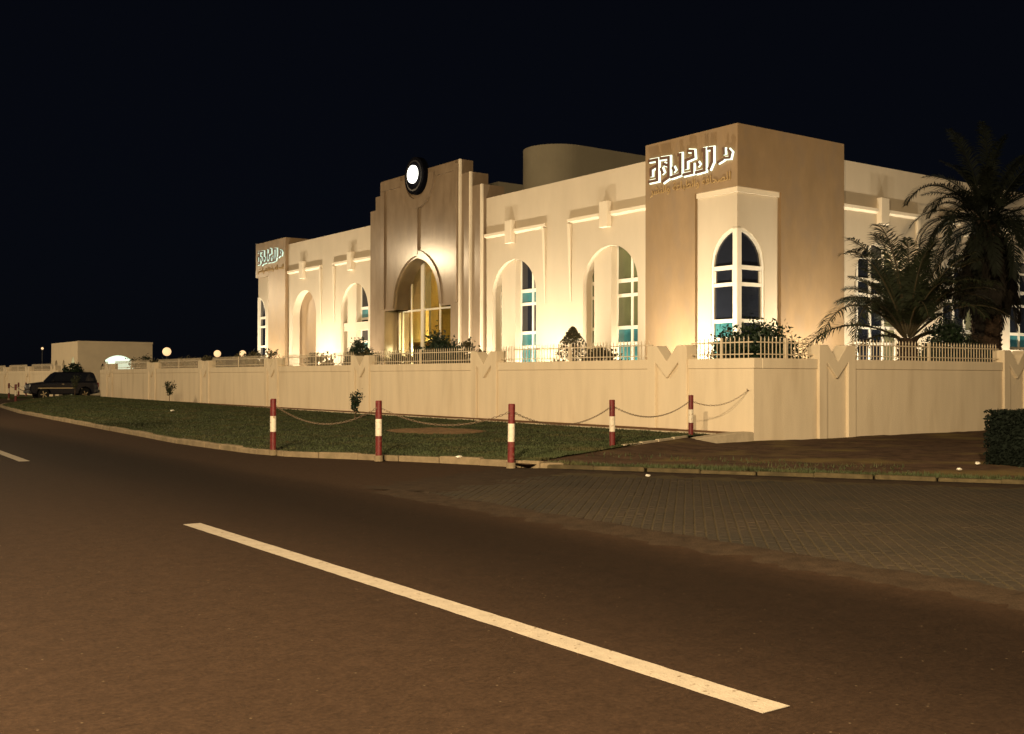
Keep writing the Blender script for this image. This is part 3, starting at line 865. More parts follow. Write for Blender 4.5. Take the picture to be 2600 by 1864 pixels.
# relief: top band, stiles, ring round the emblem, centre rib
EC = (44.0, 11.02)
xr = 26.35
sub(por, "relief_band", MB().box(xr - 0.085, xr + .01, 40.70, 42.40, 10.80, 11.20), CLADP)
sub(por, "relief_band", MB().box(xr - 0.085, xr + .01, 45.55, 47.50, 10.74, 11.20), CLADP)
sub(por, "relief_stile", MB().box(xr - 0.092, xr + .01, 47.12, 47.49, 4.95, 10.73), CLADP)
sub(por, "relief_stile", MB().box(xr - 0.092, xr + .01, 40.60, 40.85, 4.95, 11.1), CLADP)
ring = []
for i in range(33):
    a = math.pi + math.pi * i / 32
    ring.append((EC[0] + 1.50 * math.cos(a), EC[1] - .02 + 1.50 * math.sin(a)))
for i in range(33):
    a = 2 * math.pi - math.pi * i / 32
    ring.append((EC[0] + 1.05 * math.cos(a), EC[1] - .02 + 1.05 * math.sin(a)))
sub(por, "relief_ring", MB().prism(ring, 'x', xr - 0.119, xr + .01), CLADP)
sub(por, "centre_rib", MB().box(xr - 0.102, xr + .01, 43.93, 44.07, 7.35, 9.52), CLADP)
archband = []
for s, hw_, rs_ in ((1, 2.32, 2.62), (-1, 2.10, 2.335)):
    q = arch(44.15, hw_, 4.95, 4.96, rs_, 30)
    archband += q if s == 1 else list(reversed(q))
sub(por, "arch_band", MB().prism(archband, 'x', xr - 0.076, xr + .01), CLADP)
# emblem on the crown of the portal: dark disc with a lit round face
def disc(cy, cz, r, n=40): return [(cy + r * math.cos(2 * math.pi * i / n), cz + r * math.sin(2 * math.pi * i / n)) for i in range(n)]
emb = B("emblem", MB().prism(disc(EC[0], EC[1], 0.87), 'x', 26.10, 26.42), EMBLEM, bevel=.02)
sub(emb, "emblem_face", MB().prism(disc(EC[0] + .02, EC[1] + .06, 0.41), 'x', 25.98, 26.11), LITDISC, bevel=.02)
rg = disc(EC[0], EC[1], 0.72) ; rg2 = disc(EC[0], EC[1], 0.65)
mb = MB()
for q in rg: mb.v.append((26.085, q[0], q[1]))
for q in rg2: mb.v.append((26.075, q[0], q[1]))
for i in range(40): mb.f.append((i, (i + 1) % 40, 40 + (i + 1) % 40, 40 + i))
sub(emb, "emblem_ring", mb, BLACKM)
# entrance glazing and hall
GX = 27.14
ent = put("entrance_glazing", MB().box(GX - .06, GX + .06, 44.72, 44.98, Z0, 7.15).mesh("entrance_glazing"), FRAME, bld)
ent.matrix_parent_inverse = Matrix.Translation(-bld.location)
for y in (41.3, 42.3, 43.3, 45.9, 46.75, 47.1):
    zt = 7.0 if 42.2 < y < 46.2 else 4.8
    sub(ent, "mullion", MB().box(GX - .04, GX + .04, y - .035, y + .035, Z0, zt), FRAME)
ys = [41.335, 42.265, 43.265, 44.72]
for y0, y1 in ((41.335, 42.265), (42.335, 43.265), (43.335, 44.719), (44.981, 45.865), (45.935, 46.715), (46.785, 47.2)):
    sub(ent, "bar", MB().box(GX - .035, GX + .035, y0, y1, 4.80, 4.88), FRAME)
    sub(ent, "pane", MB().box(GX - .006, GX + .006, y0, y1, Z0, 4.80), gm)
    if 42 < y0 < 46: sub(ent, "pane", MB().box(GX - .006, GX + .006, y0, y1, 4.88, 7.1), gm)
hall = B("hall_interior", MB().quad((32.6, 39.8, 0), (32.6, 53.5, 0), (32.6, 53.5, 8.2), (32.6, 39.8, 8.2))
         .quad((27.5, 53.4, 0), (32.6, 53.4, 0), (32.6, 53.4, 8.2), (27.5, 53.4, 8.2)).quad((27.5, 39.9, 0), (32.6, 39.9, 0), (32.6, 39.9, 8.2), (27.5, 39.9, 8.2))
         .quad((27.5, 39.8, 8.2), (32.6, 39.8, 8.2), (32.6, 53.5, 8.2), (27.5, 53.5, 8.2)).quad((27.5, 39.8, .21), (32.6, 39.8, .21), (32.6, 53.5, .21), (27.5, 53.5, .21)), HALLP)
mb = MB()
for i in range(60):
    y0 = 43.2 + i * .026; y1 = y0 + .026
    xa, xb = 27.9 + .05 * math.sin(i * 1.3), 27.9 + .05 * math.sin((i + 1) * 1.3)
    mb.quad((xa, y0 + i * .0, .25), (xb, y1, .25), (xb, y1, 7.0), (xa, y0, 7.0))
sub(hall, "curtain", mb, CURT)
sub(hall, "gallery_front", MB().box(28.2, 28.4, 46.4, 50.5, 3.55, 4.95), HALLP)
sub(hall, "gallery_floor", MB().box(28.4, 32.5, 45.8, 53, 3.40, 3.55), HALLP)
# parapet cap strip of bay walls and roof slab
B("roof", MB().box(27.4, 60, 28.9, 59.3, 9.0, 9.15), DRUMM)
# rounded volume on the roof
st = [(29.5 + 1.5 * math.cos(a), 37.5 + 1.5 * math.sin(a)) for a in np.linspace(math.pi * 1.5, math.pi * .5, 28)] + [(46, 39), (46, 36)]
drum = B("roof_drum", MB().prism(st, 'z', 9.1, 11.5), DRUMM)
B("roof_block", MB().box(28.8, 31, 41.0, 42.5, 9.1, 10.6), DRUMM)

# ================================================================== SIGNS
def stroke(pts, wd):
    """mitred ribbon outline (closed polygon) of a polyline"""
    P = [Vector(q) for q in pts]; Lf = []; Rt = []
    for i, q in enumerate(P):
        d0 = (P[i] - P[i - 1]).normalized() if i else (P[1] - P[0]).normalized()
        d1 = (P[i + 1] - P[i]).normalized() if i < len(P) - 1 else d0
        t = (d0 + d1)
        t = t.normalized() if t.length > 1e-4 else d0
        nrm = Vector((-t.y, t.x)); k = 1 / max(.45, abs(nrm.dot(Vector((-d0.y, d0.x)))))
        Lf.append(q + nrm * wd / 2 * k); Rt.append(q - nrm * wd / 2 * k)
    return [tuple(q) for q in Lf] + [tuple(q) for q in reversed(Rt)]
# letter centre lines read off the tower sign, in metres: s to the reader's right, t up
def SG(px, py):
    # pixel in an enlarged crop of the sign -> (y, z) on the tower face
    sx = 1630 + px * 270 / 2268; sy = 350 + py * 270 / 2268
    d = A_R * ((sx - 1300) / 2779) - A_U * ((sy - 932) / 2779) + A_F
    t = (FX - CAM.x) / d.x
    q = CAM + d * t
    return q.y, q.z
LETTERS = [
    ("letter_alef", [[(1450, 240), (1545, 228), (1545, 520), (1470, 690)]]),
    ("letter_lam", [[(1330, 262), (1385, 250), (1385, 700), (1190, 752)]]),
    ("letter_khah", [[(1020, 285), (1140, 290), (1150, 420), (985, 490), (985, 680)], [(1125, 545), (1125, 752), (920, 800)], [(1220, 530), (1265, 600)]]),
    ("letter_lam", [[(815, 372), (870, 362), (870, 780), (660, 855)]]),
    ("letter_yeh", [[(430, 452), (620, 425), (620, 850), (480, 950)], [(500, 560), (600, 595)], [(700, 630), (745, 720)], [(450, 650), (500, 770)]]),
    ("letter_jeem", [[(190, 505), (375, 470), (375, 910), (190, 950)], [(365, 600), (240, 680), (240, 840)]]),
    ("letter_dal", [[(1880, 250), (1945, 320), (1920, 430), (1800, 440)]]),
    ("letter_reh", [[(1790, 460), (1660, 540)]]),
    ("letter_alef", [[(1795, 215), (1800, 370)]]),
]
def sign(label, fmap, xf, wd, off, glow=None):
    c0 = fmap(1100, 700)
    s = empty("illuminated_sign", label, "sign", (xf, c0[0], c0[1]), "backlit letter signs on the towers")
    inv = Matrix.Translation(-s.location)
    for nm, strokes in LETTERS:
        par = None
        for k, st_ in enumerate(strokes):
            pl = [fmap(*q) for q in st_]
            w_ = wd * (0.8 if nm in ("letter_dal", "letter_reh") or (nm == "letter_alef" and st_[0][0] > 1700) else 1)
            o = put(nm if par is None else "stroke", MB().prism(stroke(pl, w_ * .55), 'x', xf - off - .04, xf - off).mesh(nm), LETTER, s if par is None else par)
            if par is None:
                par = o; o.matrix_parent_inverse = inv
            g_ = put("glow_tube", MB().prism(stroke(pl, w_ * .95), 'x', xf - .06, xf - .025).mesh("glow_tube"), glow or GLOW, par)
    return s
sign1 = sign("backlit Arabic letters above the corner window facing the lawn", SG, FX, .172, .10)
def SG2(px, py):
    y, z = SG(px, py); return 59.55 + (y - 24.4) * .93, z - .02
sign2 = sign("backlit Arabic letters on the distant tower past the entrance portal", SG2, FX, .150, .10, GLOW2)
# gilt line of small lettering beneath
FORMS = {'ا': 'ﺍﺍﺎﺎ', 'ل': 'ﻝﻟﻠﻞ', 'ص': 'ﺹﺻﺼﺺ', 'ح': 'ﺡﺣﺤﺢ', 'ف': 'ﻑﻓﻔﻒ', 'ة': 'ﺓﺓﺔﺔ', 'و': 'ﻭﻭﻮﻮ', 'ط': 'ﻁﻃﻄﻂ', 'ب': 'ﺏﺑﺒﺐ', 'ع': 'ﻉﻋﻌﻊ', 'ن': 'ﻥﻧﻨﻦ', 'ش': 'ﺵﺷﺸﺶ', 'ر': 'ﺭﺭﺮﺮ'}
NOJOIN = set('اوةر')
def shape(txt):
    res = []
    for wd_ in txt.split(' '):
        o_ = ''
        for i, ch in enumerate(wd_):
            pj = i > 0 and wd_[i - 1] not in NOJOIN
            nj = i < len(wd_) - 1 and ch not in NOJOIN
            f = FORMS[ch]; o_ += f[0] if not pj and not nj else f[1] if not pj else f[2] if nj else f[3]
        res.append(o_[::-1])
    return ' '.join(reversed(res))
def text_mesh(body, size, ext):
    cu = bpy.data.curves.new("text", 'FONT'); cu.body = body; cu.size = size; cu.extrude = ext; cu.resolution_u = 3
    o = bpy.data.objects.new("text", cu); COL.objects.link(o)
    bpy.context.view_layer.update()
    dg = bpy.context.evaluated_depsgraph_get()
    me = bpy.data.meshes.new_from_object(o.evaluated_get(dg))
    bpy.data.objects.remove(o); return me
try:
    me = text_mesh(shape('للصحافة والطباعة والنشر'), 0.42, 0.012)
    xs = [v.co.x for v in me.vertices]; x0, x1 = min(xs), max(xs)
    ka = 3.8 / (x1 - x0)
    def lettering(yr, zb, sg):
        me2 = me.copy()
        for v in me2.vertices:
            s = (v.co.x - x0) * ka; t = v.co.y * .95; e = v.co.z
            v.co = Vector((FX - .02 - e, yr + 3.82 - s, zb + t))
        me2.materials.clear(); me2.materials.append(GOLD)
        o = stuff(put("lettering", me2, None, sg)); o.matrix_parent_inverse = Matrix.Translation(-Vector(sg.location))
    lettering(24.66, 8.06, sign1)
    lettering(59.65, 7.98, sign2)
except Exception as ex:
    print("lettering skipped", ex)

# ================================================================== LIGHTS OF THE PLACE
def street_lamp(x, y, arm, label, power, head_z=12.5):
    r = empty("street_lamp", label, "street lamp", (x, y, 0), "street lamps along the near verge")
    put("pole", MB().tube([(0, 0, 0), (0, 0, 6), (0, 0, head_z - .6)], [.11, .085, .06], 10).mesh("pole", smooth=True), POLE, r)
    put("arm", MB().tube([(0, 0, head_z - .62), (arm * .3, 0, head_z - .1), (arm, 0, head_z + .05)], [.05, .045, .04], 8).mesh("arm", smooth=True), POLE, r)
    h = put("lamp_head", MB().prism([(arm - .15, head_z - .02), (arm + .65, head_z + .06), (arm + .62, head_z + .2), (arm, head_z + .22), (arm - .15, head_z + .12)], 'y', -.16, .16).mesh("lamp_head", bevel=.03), POLE, r)
    put("lens", MB().box(arm + .02, arm + .58, -.13, .13, head_z - .07, head_z - .015).mesh("lens"), LENS, h)
    ld = bpy.data.lights.new("street_light", 'POINT'); ld.energy = power; ld.color = STREET_COL; ld.shadow_soft_size = 0.22
    lo = bpy.data.objects.new("street_light", ld); COL.objects.link(lo); lo.parent = r; lo.location = (arm + .3, 0, head_z - .35)
street_lamp(-11.0, -7.5, 1.2, "tall grey street lamp on the near verge, lighting the lay-by", STREET_W)
street_lamp(-5.4, 4.3, 1.2, "shorter grey street lamp close to the camera side of the road", STREET_W * .30, 8.7)
street_lamp(-5.0, 42, 1.2, "tall grey street lamp on the verge opposite the entrance portal", STREET_W * .24)
street_lamp(-4.6, 90, 1.2, "tall grey street lamp on the verge opposite the gateway", STREET_W * .22, 13.4)
street_lamp(-4.6, 134, 1.2, "tall grey street lamp on the verge far past the gateway", STREET_W * .27, 12.5)

def floodlight(x, y, tx, ty, tz, power, label, size=105):
    r = empty("floodlight", label, "floodlight", (x, y, .2), "ground floodlights washing the facades")
    d = Vector((tx - x, ty - y, tz - .5)).normalized()
    rz = math.atan2(d.y, d.x)
    put("bracket", MB().box(-.03, .03, -.18, .18, 0, .05).box(-.02, .02, -.19, -.17, .05, .28).box(-.02, .02, .17, .19, .05, .28).mesh("bracket"), BLACKM, r, rot=(0, 0, rz))
    hd = put("housing", MB().box(-.12, .08, -.165, .165, -.12, .12).mesh("housing", bevel=.02), BLACKM, r, loc=(0, 0, .27), rot=(0, -math.asin(d.z), rz))
    put("lens", MB().box(.082, .09, -.14, .14, -.1, .1).mesh("lens"), FLENS, hd)
    ld = bpy.data.lights.new("flood_beam", 'SPOT'); ld.energy = power; ld.color = FLOOD_COL; ld.spot_size = R(size); ld.spot_blend = 1.0
    ld.shadow_soft_size = .10
    lo = bpy.data.objects.new("flood_beam", ld); COL.objects.link(lo); lo.parent = r
    lo.location = Vector((0, 0, .27)) + d * .14
    lo.rotation_euler = d.to_track_quat('-Z', 'Y').to_euler()
FLX = 23.9
for y, tz, k, lb in ((26.4, 5.5, 1.5, "below the near tower"), (33.95, 6.0, 1.25, "between the two bays next to the near tower"), (39.4, 5.5, .8, "at the near side of the portal"),
                 (48.9, 5.5, .9, "at the far side of the portal"), (54.3, 6.0, 1.5, "between the two bays next to the far tower"), (61.0, 5.5, 1.4, "below the far tower")):
    floodlight(FLX, y, 26.6, y, tz - 1.5, FLOOD_W * k, "small black ground floodlight %s" % lb)
for x, tz, k, lb in ((29.6, 5.5, 2.0, "under the corner tower on the palm side"), (32.9, 5.0, .8, "behind the short palm"), (37.4, 5.5, 1.0, "between the two palms and the wall"), (43, 5.5, 1.0, "beyond the tall palm")):
    floodlight(x, 22.5, x, 24.4, tz - 1.5, FLOOD_W * .55 * k, "small black ground floodlight %s" % lb)
for y, lb in ((30.92, "first arched bay from the near tower"), (37.02, "arched bay just before the portal"), (51.22, "arched bay just past the portal"), (57.28, "blank arched bay by the far tower")):
    floodlight(26.93, y - .95, 26.98, y + .75, 4.6, FLOOD_W * .62, "small black uplight inside the %s" % lb, 130)
for x, lb in ((34.40, "arched bay behind the short palm"), (39.75, "arched bay behind the tall palm"), (44.6, "arched bay past the tall palm")):
    floodlight(x - .95, 24.73, x + .75, 24.78, 4.6, FLOOD_W * .45, "small black uplight inside the %s" % lb, 130)
ld = bpy.data.lights.new("hall_lamp", 'POINT'); ld.energy = 3200; ld.color = (1, .85, .50); ld.shadow_soft_size = .4
lo = bpy.data.objects.new("hall_lamp", ld); COL.objects.link(lo); lo.location = (30.3, 46.0, 6.6)
ld = bpy.data.lights.new("hall_lamp", 'POINT'); ld.energy = 500; ld.color = (1, .85, .50); ld.shadow_soft_size = .3
lo = bpy.data.objects.new("hall_lamp", ld); COL.objects.link(lo); lo.location = (27.55, 45.7, 2.9)

# globe lamps far beyond the compound
gl_me = None
for k, (x, y, z, r_) in enumerate([(36.25, 109.5, 4.17, .43), (40.36, 106.5, 3.98, .35), (42.42, 105.0, 3.99, .33), (26.1, 116.8, 4.47, .12)]):
    r = empty("globe_lamp", ["big glowing globe lamp on a post right of the guardhouse", "glowing globe lamp, middle one of three beyond the wall", "glowing globe lamp close beside the far tower", "small faint globe lamp left of the guardhouse roof"][k], "lamp", (x, y, 0), "glowing lamps beyond the compound")
    put("post", MB().tube([(0, 0, 0), (0, 0, z - r_)], [.06, .04], 8).mesh("post"), BLACKM, r)
    bm = bmesh.new(); bmesh.ops.create_uvsphere(bm, u_segments=16, v_segments=10, radius=r_)
    me = bpy.data.meshes.new("globe"); bm.to_mesh(me); bm.free(); me.polygons.foreach_set("use_smooth", [True] * len(me.polygons))
    put("globe", me, GLOBE, r, (0, 0, z))

# ================================================================== GUARDHOUSE
lod = empty("guardhouse", "small flat-roofed guardhouse with arched openings beyond the gateway", "building", (24, 95, 0.05))
LB = Wb(lod)
fr_ = [(24.0, .05), (24.55, .05)]
frontR = wall_with_arches(24.0, 30.2, .05, 4.60, [arch(27.35, 1.5, .05, 2.2, 1.25, 20, False)])
LB("wall", MB().prism(frontR, 'y', 95.0, 95.25), LODGEP)
sideA = wall_with_arches(95.26, 104.0, .05, 4.60, [arch(96.4, .55, .05, 2.3, .9, 14), arch(99.4, .5, 1.6, 2.3, .8, 14), arch(101.9, .55, .05, 2.3, .8, 14)])
sideA = wall_with_arches(95.26, 104.0, .05, 4.60, [arch(96.5, .7, .05, 2.3, 1.0, 14), arch(99.6, .5, .05, 2.3, .8, 14), arch(102.2, .6, .05, 2.3, .8, 14)])
LB("wall", MB().prism(sideA, 'x', 24.0, 24.25), LODGEP)
LB("wall", MB().box(29.95, 30.2, 95.26, 104, .05, 4.58), LODGEP)
LB("roof", MB().box(24.26, 29.94, 95.26, 103.9, 4.2, 4.4), LODGEP)
LB("lit_room", MB().box(26.9, 29.5, 97.2, 97.4, .05, 4.1), LODGE_LIT)
LB("lit_room", MB().box(24.9, 25.1, 95.6, 97.9, .05, 4.1), LODGE_LIT)
LB("inner_screen", MB().box(25.86, 26.75, 95.4, 95.6, .05, 2.55), LODGEP)
LB("inner_dark", MB().box(24.4, 24.5, 98.2, 103.5, .05, 4.1), BLACKM)  # black sheet added behind the side arches to stand for the unlit inside
LB("parapet", MB().box(23.97, 30.23, 94.97, 95.0, 4.45, 4.62), LODGEP)

# ================================================================== PLANTS
def leaf_cloud(nl, rad, size, seed, clumps=26, shell=.55, flat_bottom=None):
    r = np.random.default_rng(seed); v = []; f = []
    cs = []
    for i in range(clumps):
        d = r.normal(size=3); d /= np.linalg.norm(d)
        if flat_bottom is not None and d[2] < flat_bottom: d[2] = abs(d[2]) * .3 + flat_bottom
        cs.append(d * (shell + (1 - shell) * r.random()) * np.array(rad))
    for i in range(nl):
        c = cs[r.integers(clumps)] + r.normal(size=3) * np.array(rad) * .20
        n = r.normal(size=3); n /= np.linalg.norm(n); n[2] += .4
        a = np.cross(n, r.normal(size=3)); a /= np.linalg.norm(a); b = np.cross(n, a); b /= np.linalg.norm(b)
        s = size * (.6 + .8 * r.random())
        k = len(v)
        v += [tuple(c - a * s), tuple(c - b * s * .45), tuple(c + a * s), tuple(c + b * s * .45)]
        f.append((k, k + 1, k + 2, k + 3))
    me = bpy.data.meshes.new("foliage"); me.from_pydata(v, [], f); return me
def shrub(x, y, z, h, rad, label, mt=LEAF, nl=2200, size=.07, seed=1, clumps=26, group=None, name="shrub", cat="shrub", nst=6):
    r = empty(name, label, cat, (x, y, z), group)
    rr = random.Random(seed); mb = MB()
    for k in range(nst):
        a = rr.random() * 6.28; q = rr.random() * .7
        mb.tube([(0.05 * math.cos(a), .05 * math.sin(a), 0), (rad[0] * q * .5 * math.cos(a), rad[1] * q * .5 * math.sin(a), h * .5), (rad[0] * q * math.cos(a), rad[1] * q * math.sin(a), h)], [.025, .018, .008], 5)
    put("stem", mb.mesh("stem"), STEM, r)
    put("foliage", leaf_cloud(nl, rad, size, seed, clumps), mt, r, (0, 0, h))
    return r
shrub(22.3, 42.1, .2, 2.15, (.62, .72, .70), "round dark shrub behind the railing left of the portal", seed=3, nl=5200, size=.065)
shrub(22.4, 35.55, .2, 2.05, (.75, .95, .95), "broad dark shrub behind the railing in front of the portal glazing", seed=4, nl=8500, size=.065)
# upright twiggy cone
for k, (y, z, a) in enumerate([(0, 0, 0)]):
    r = empty("conical_shrub", "pointed reddish leafy shrub behind the railing below the floodlit pier", "shrub", (22.4, 27.65, .2))
    v = []; f = []; q = np.random.default_rng(11)
    for i in range(2600):
        t = q.random() ** .8; rr_ = .95 * (1 - t) ** .8 * math.sqrt(q.random()) + .03; an = q.random() * 6.28
        c = np.array([rr_ * math.cos(an), rr_ * math.sin(an), 1.5 + 1.55 * t]); n = q.normal(size=3); n /= np.linalg.norm(n)
        a_ = np.cross(n, q.normal(size=3)); a_ /= np.linalg.norm(a_); b_ = np.cross(n, a_); s = .04 * (.6 + q.random())
        kk = len(v); v += [tuple(c - a_ * s), tuple(c - b_ * s * .45), tuple(c + a_ * s), tuple(c + b_ * s * .45)]; f.append((kk, kk + 1, kk + 2, kk + 3))
    me = bpy.data.meshes.new("foliage"); me.from_pydata(v, [], f); put("foliage", me, LEAF3, r)
    put("stem", MB().tube([(0, 0, 0), (.03, 0, 1.5), (0, 0, 2.9)], [.05, .035, .01], 6).mesh("stem"), STEM, r)
shrub(22.15, 19.75, .2, 1.95, (.85, .95, .80), "big glossy leafy shrub at the wall corner below the corner window", seed=5, nl=10000, size=.062, clumps=46)
shrub(22.9, 19.5, .2, 1.95, (.75, .55, .60), "lower leafy shrub leaning past the corner shrub toward the pier", seed=6, nl=2400, size=.062)
shrub(31.5, 20.2, .2, 2.2, (1.1, .8, .95), "dark dense shrub at the foot of the short palm", seed=8, nl=7500, size=.06)
shrub(32.6, 19.8, .2, 2.0, (.75, .5, .55), "thin twiggy shrub between the two palms", seed=9, nl=650, size=.06, clumps=14)
shrub(35.9, 19.6, .2, 1.9, (.6, .4, .45), "small shrub at the foot of the tall palm", seed=10, nl=500, size=.06, clumps=10)
hed = [(21.9, 45.2, 2.1, (.55, 1.1, .5), "low olive shrub left of the round dark shrub"), (21.8, 40.4, 2.0, (.5, .9, .55), "straggly shrub right of the round dark shrub"),
       (21.9, 38.3, 1.95, (.5, 1.2, .45), "low shrub under the broad dark shrub"), (21.9, 32.6, 2.0, (.45, .55, .75), "thin olive shrub beside the third M pier"), (21.8, 25.6, 1.9, (.4, .9, .4), "low pale green shrub near the corner bay"),
       (21.9, 51.6, 2.15, (.6, 1.4, .55), "olive hedge plant below the blank arch"), (22.0, 54.2, 2.1, (.6, 1.3, .5), "olive hedge plant beneath the far bay"), (22.0, 59.5, 2.1, (.6, 1.7, .45), "hedge plant below the far tower"),
       (22.0, 63.3, 2.1, (.6, 1.6, .45), "hedge plant beyond the far tower"), (22.0, 68.0, 2.05, (.6, 1.9, .5), "hedge plant midway to the gateway"), (22.2, 72.2, 2.15, (.7, 1.9, .65), "bushy hedge plant near the gateway")]
for k, (x, y, h, rad, lb) in enumerate(hed):
    shrub(x, y, .2, h, rad, lb, LEAF3 if k != 10 else LEAF2, 900, .08, 20 + k, 16, "low plants behind the boundary wall", nst=4)
shrub(22.85, 91.8, .06, 2.0, (.65, .7, .62), "dark bush showing above the parked car", LEAF, 1500, .12, 41)
# clipped hedge and overhanging bush at the right edge
hr = empty("clipped_hedge", "clipped dark hedge block standing on the bare earth", "hedge", (19.75, 10.4, .04))
q = np.random.default_rng(5); v = []; f = []
hx0, hx1, hy0, hy1, hz = -1.25, 1.6, -.55, .62, .96
for i in range(9000):
    face = q.integers(5); u1, u2 = q.random(), q.random()
    c = {0: (hx0, hy0 + u1 * (hy1 - hy0), u2 * hz), 1: (hx1, hy0 + u1 * (hy1 - hy0), u2 * hz), 2: (hx0 + u1 * (hx1 - hx0), hy0, u2 * hz), 3: (hx0 + u1 * (hx1 - hx0), hy1, u2 * hz), 4: (hx0 + u1 * (hx1 - hx0), hy0 + u2 * (hy1 - hy0), hz)}[int(face)]
    c = np.array(c) + q.normal(size=3) * .022
    n = q.normal(size=3); n /= np.linalg.norm(n); a_ = np.cross(n, q.normal(size=3)); a_ /= np.linalg.norm(a_); b_ = np.cross(n, a_); s = .032 * (.6 + q.random())
    kk = len(v); v += [tuple(c - a_ * s), tuple(c - b_ * s * .5), tuple(c + a_ * s), tuple(c + b_ * s * .5)]; f.append((kk, kk + 1, kk + 2, kk + 3))
me = bpy.data.meshes.new("foliage"); me.from_pydata(v, [], f)
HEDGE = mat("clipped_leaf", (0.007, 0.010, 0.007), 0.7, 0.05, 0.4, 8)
put("foliage", me, HEDGE, hr)
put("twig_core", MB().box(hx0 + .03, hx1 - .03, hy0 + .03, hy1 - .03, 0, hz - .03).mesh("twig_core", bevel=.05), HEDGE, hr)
shrub(33.9, 17.8, .05, 1.95, (1.15, 1.0, .95), "big dark bush overhanging the end of the wall", HEDGE, 6500, .07, 51, 40)
# saplings on the lawn
def sapling(x, y, h, label, seed):
    r = empty("sapling", label, "sapling", (x, y, lawn_z(x, y) - .02), "young saplings on the lawn")
    rr = random.Random(seed); mb = MB(); tips = []
    mb.tube([(0, 0, 0), (.01, .01, h * .25), (0, .02, h * .4)], [.02, .017, .013], 6)
    for k in range(5):
        a = rr.random() * 6.28; sp_ = .12 + .18 * rr.random(); hh = h * (.75 + .25 * rr.random())
        pts = [(0, .02, h * .3 + .05 * k), (sp_ * .5 * math.cos(a), sp_ * .5 * math.sin(a), h * .62), (sp_ * math.cos(a), sp_ * math.sin(a), hh)]
        mb.tube(pts, [.012, .009, .004], 5); tips.append(pts)
    put("trunk", mb.mesh("trunk"), STEM, r)
    q = np.random.default_rng(seed); v = []; f = []
    for i in range(420):
        pts = tips[q.integers(5)]; t = q.random() * 1.4
        if t < .7: p_ = np.array(pts[0]) * (1 - t / .7) + np.array(pts[1]) * (t / .7)
        else: p_ = np.array(pts[1]) * (1 - (t - .7) / .7) + np.array(pts[2]) * ((t - .7) / .7)
        c = p_ + q.normal(size=3) * .055
        n = q.normal(size=3); n /= np.linalg.norm(n); a_ = np.cross(n, q.normal(size=3)); a_ /= np.linalg.norm(a_); b_ = np.cross(n, a_); s = .045 * (.6 + q.random())
        kk = len(v); v += [tuple(c - a_ * s), tuple(c - b_ * s * .5), tuple(c + a_ * s), tuple(c + b_ * s * .5)]; f.append((kk, kk + 1, kk + 2, kk + 3))
    me = bpy.data.meshes.new("foliage"); me.from_pydata(v, [], f); put("foliage", me, LEAF2 if seed != 1 else LEAF, r)
sapling(17.25, 32.9, 1.02, "leafy green sapling on the lawn behind the bollard chain", 1)
sapling(18.75, 56.2, 1.15, "small forked sapling against the wall halfway to the gate", 2)
sapling(17.4, 69.5, 1.35, "slender sapling on the lawn in front of the dark car", 3)

# ------------------------------------------------------------------ palms
def frond_mesh(length, droop, rise, nleaf, seed, leafl=.55, hang=.25, mt=PALMG, width=.02):
    q = random.Random(seed); mb = MB(); pts = []
    p_ = Vector((0, 0, 0)); ang = rise
    n = 22
    for i in range(n + 1):
        pts.append(p_.copy()); t = i / n
        p_ = p_ + Vector((math.cos(ang), 0, math.sin(ang))) * (length / n)
        ang -= droop / n * (0.35 + 1.3 * t)
    mb.tube([tuple(a) for a in pts], [.035 * (1 - .85 * i / n) + .004 for i in range(n + 1)], 5)
    nst = len(mb.f)
    for k in range(nleaf):
        t = .14 + .86 * (k + .5) / nleaf
        i = min(n - 1, int(t * n)); u = t * n - i
        base = pts[i].lerp(pts[i + 1], u); tan = (pts[i + 1] - pts[i]).normalized()
        nrm = Vector((-tan.z, 0, tan.x))
        ll = leafl * (math.sin(math.pi * (0.12 + .84 * t)) ** .6) * (.85 + .3 * q.random())
        for sgn in (-1, 1):
            d = (tan * (.62 + .2 * q.random()) + Vector((0, sgn, 0)) * (.72 + .15 * q.random()) + nrm * (.30 + .25 * q.random()) + Vector((0, 0, -hang * q.random()))).normalized()
            mid = base + d * ll * .5
            tip = base + d * ll + Vector((0, 0, -hang * ll * (.3 + .5 * q.random())))
            side = d.cross(nrm).normalized() * width
            b0 = len(mb.v)
            mb.v += [tuple(base - side * .5), tuple(base + side * .5), tuple(mid + side), tuple(mid - side), tuple(tip)]
            mb.f += [(b0, b0 + 1, b0 + 2, b0 + 3), (b0 + 3, b0 + 2, b0 + 4)]
    me = mb.mesh("frond", fix=False)
    me.materials.append(PALMS if mt is PALMG else mt); me.materials.append(mt)
    idx = [0 if i < nst else 1 for i in range(len(me.polygons))]
    me.polygons.foreach_set("material_index", idx)
    return me
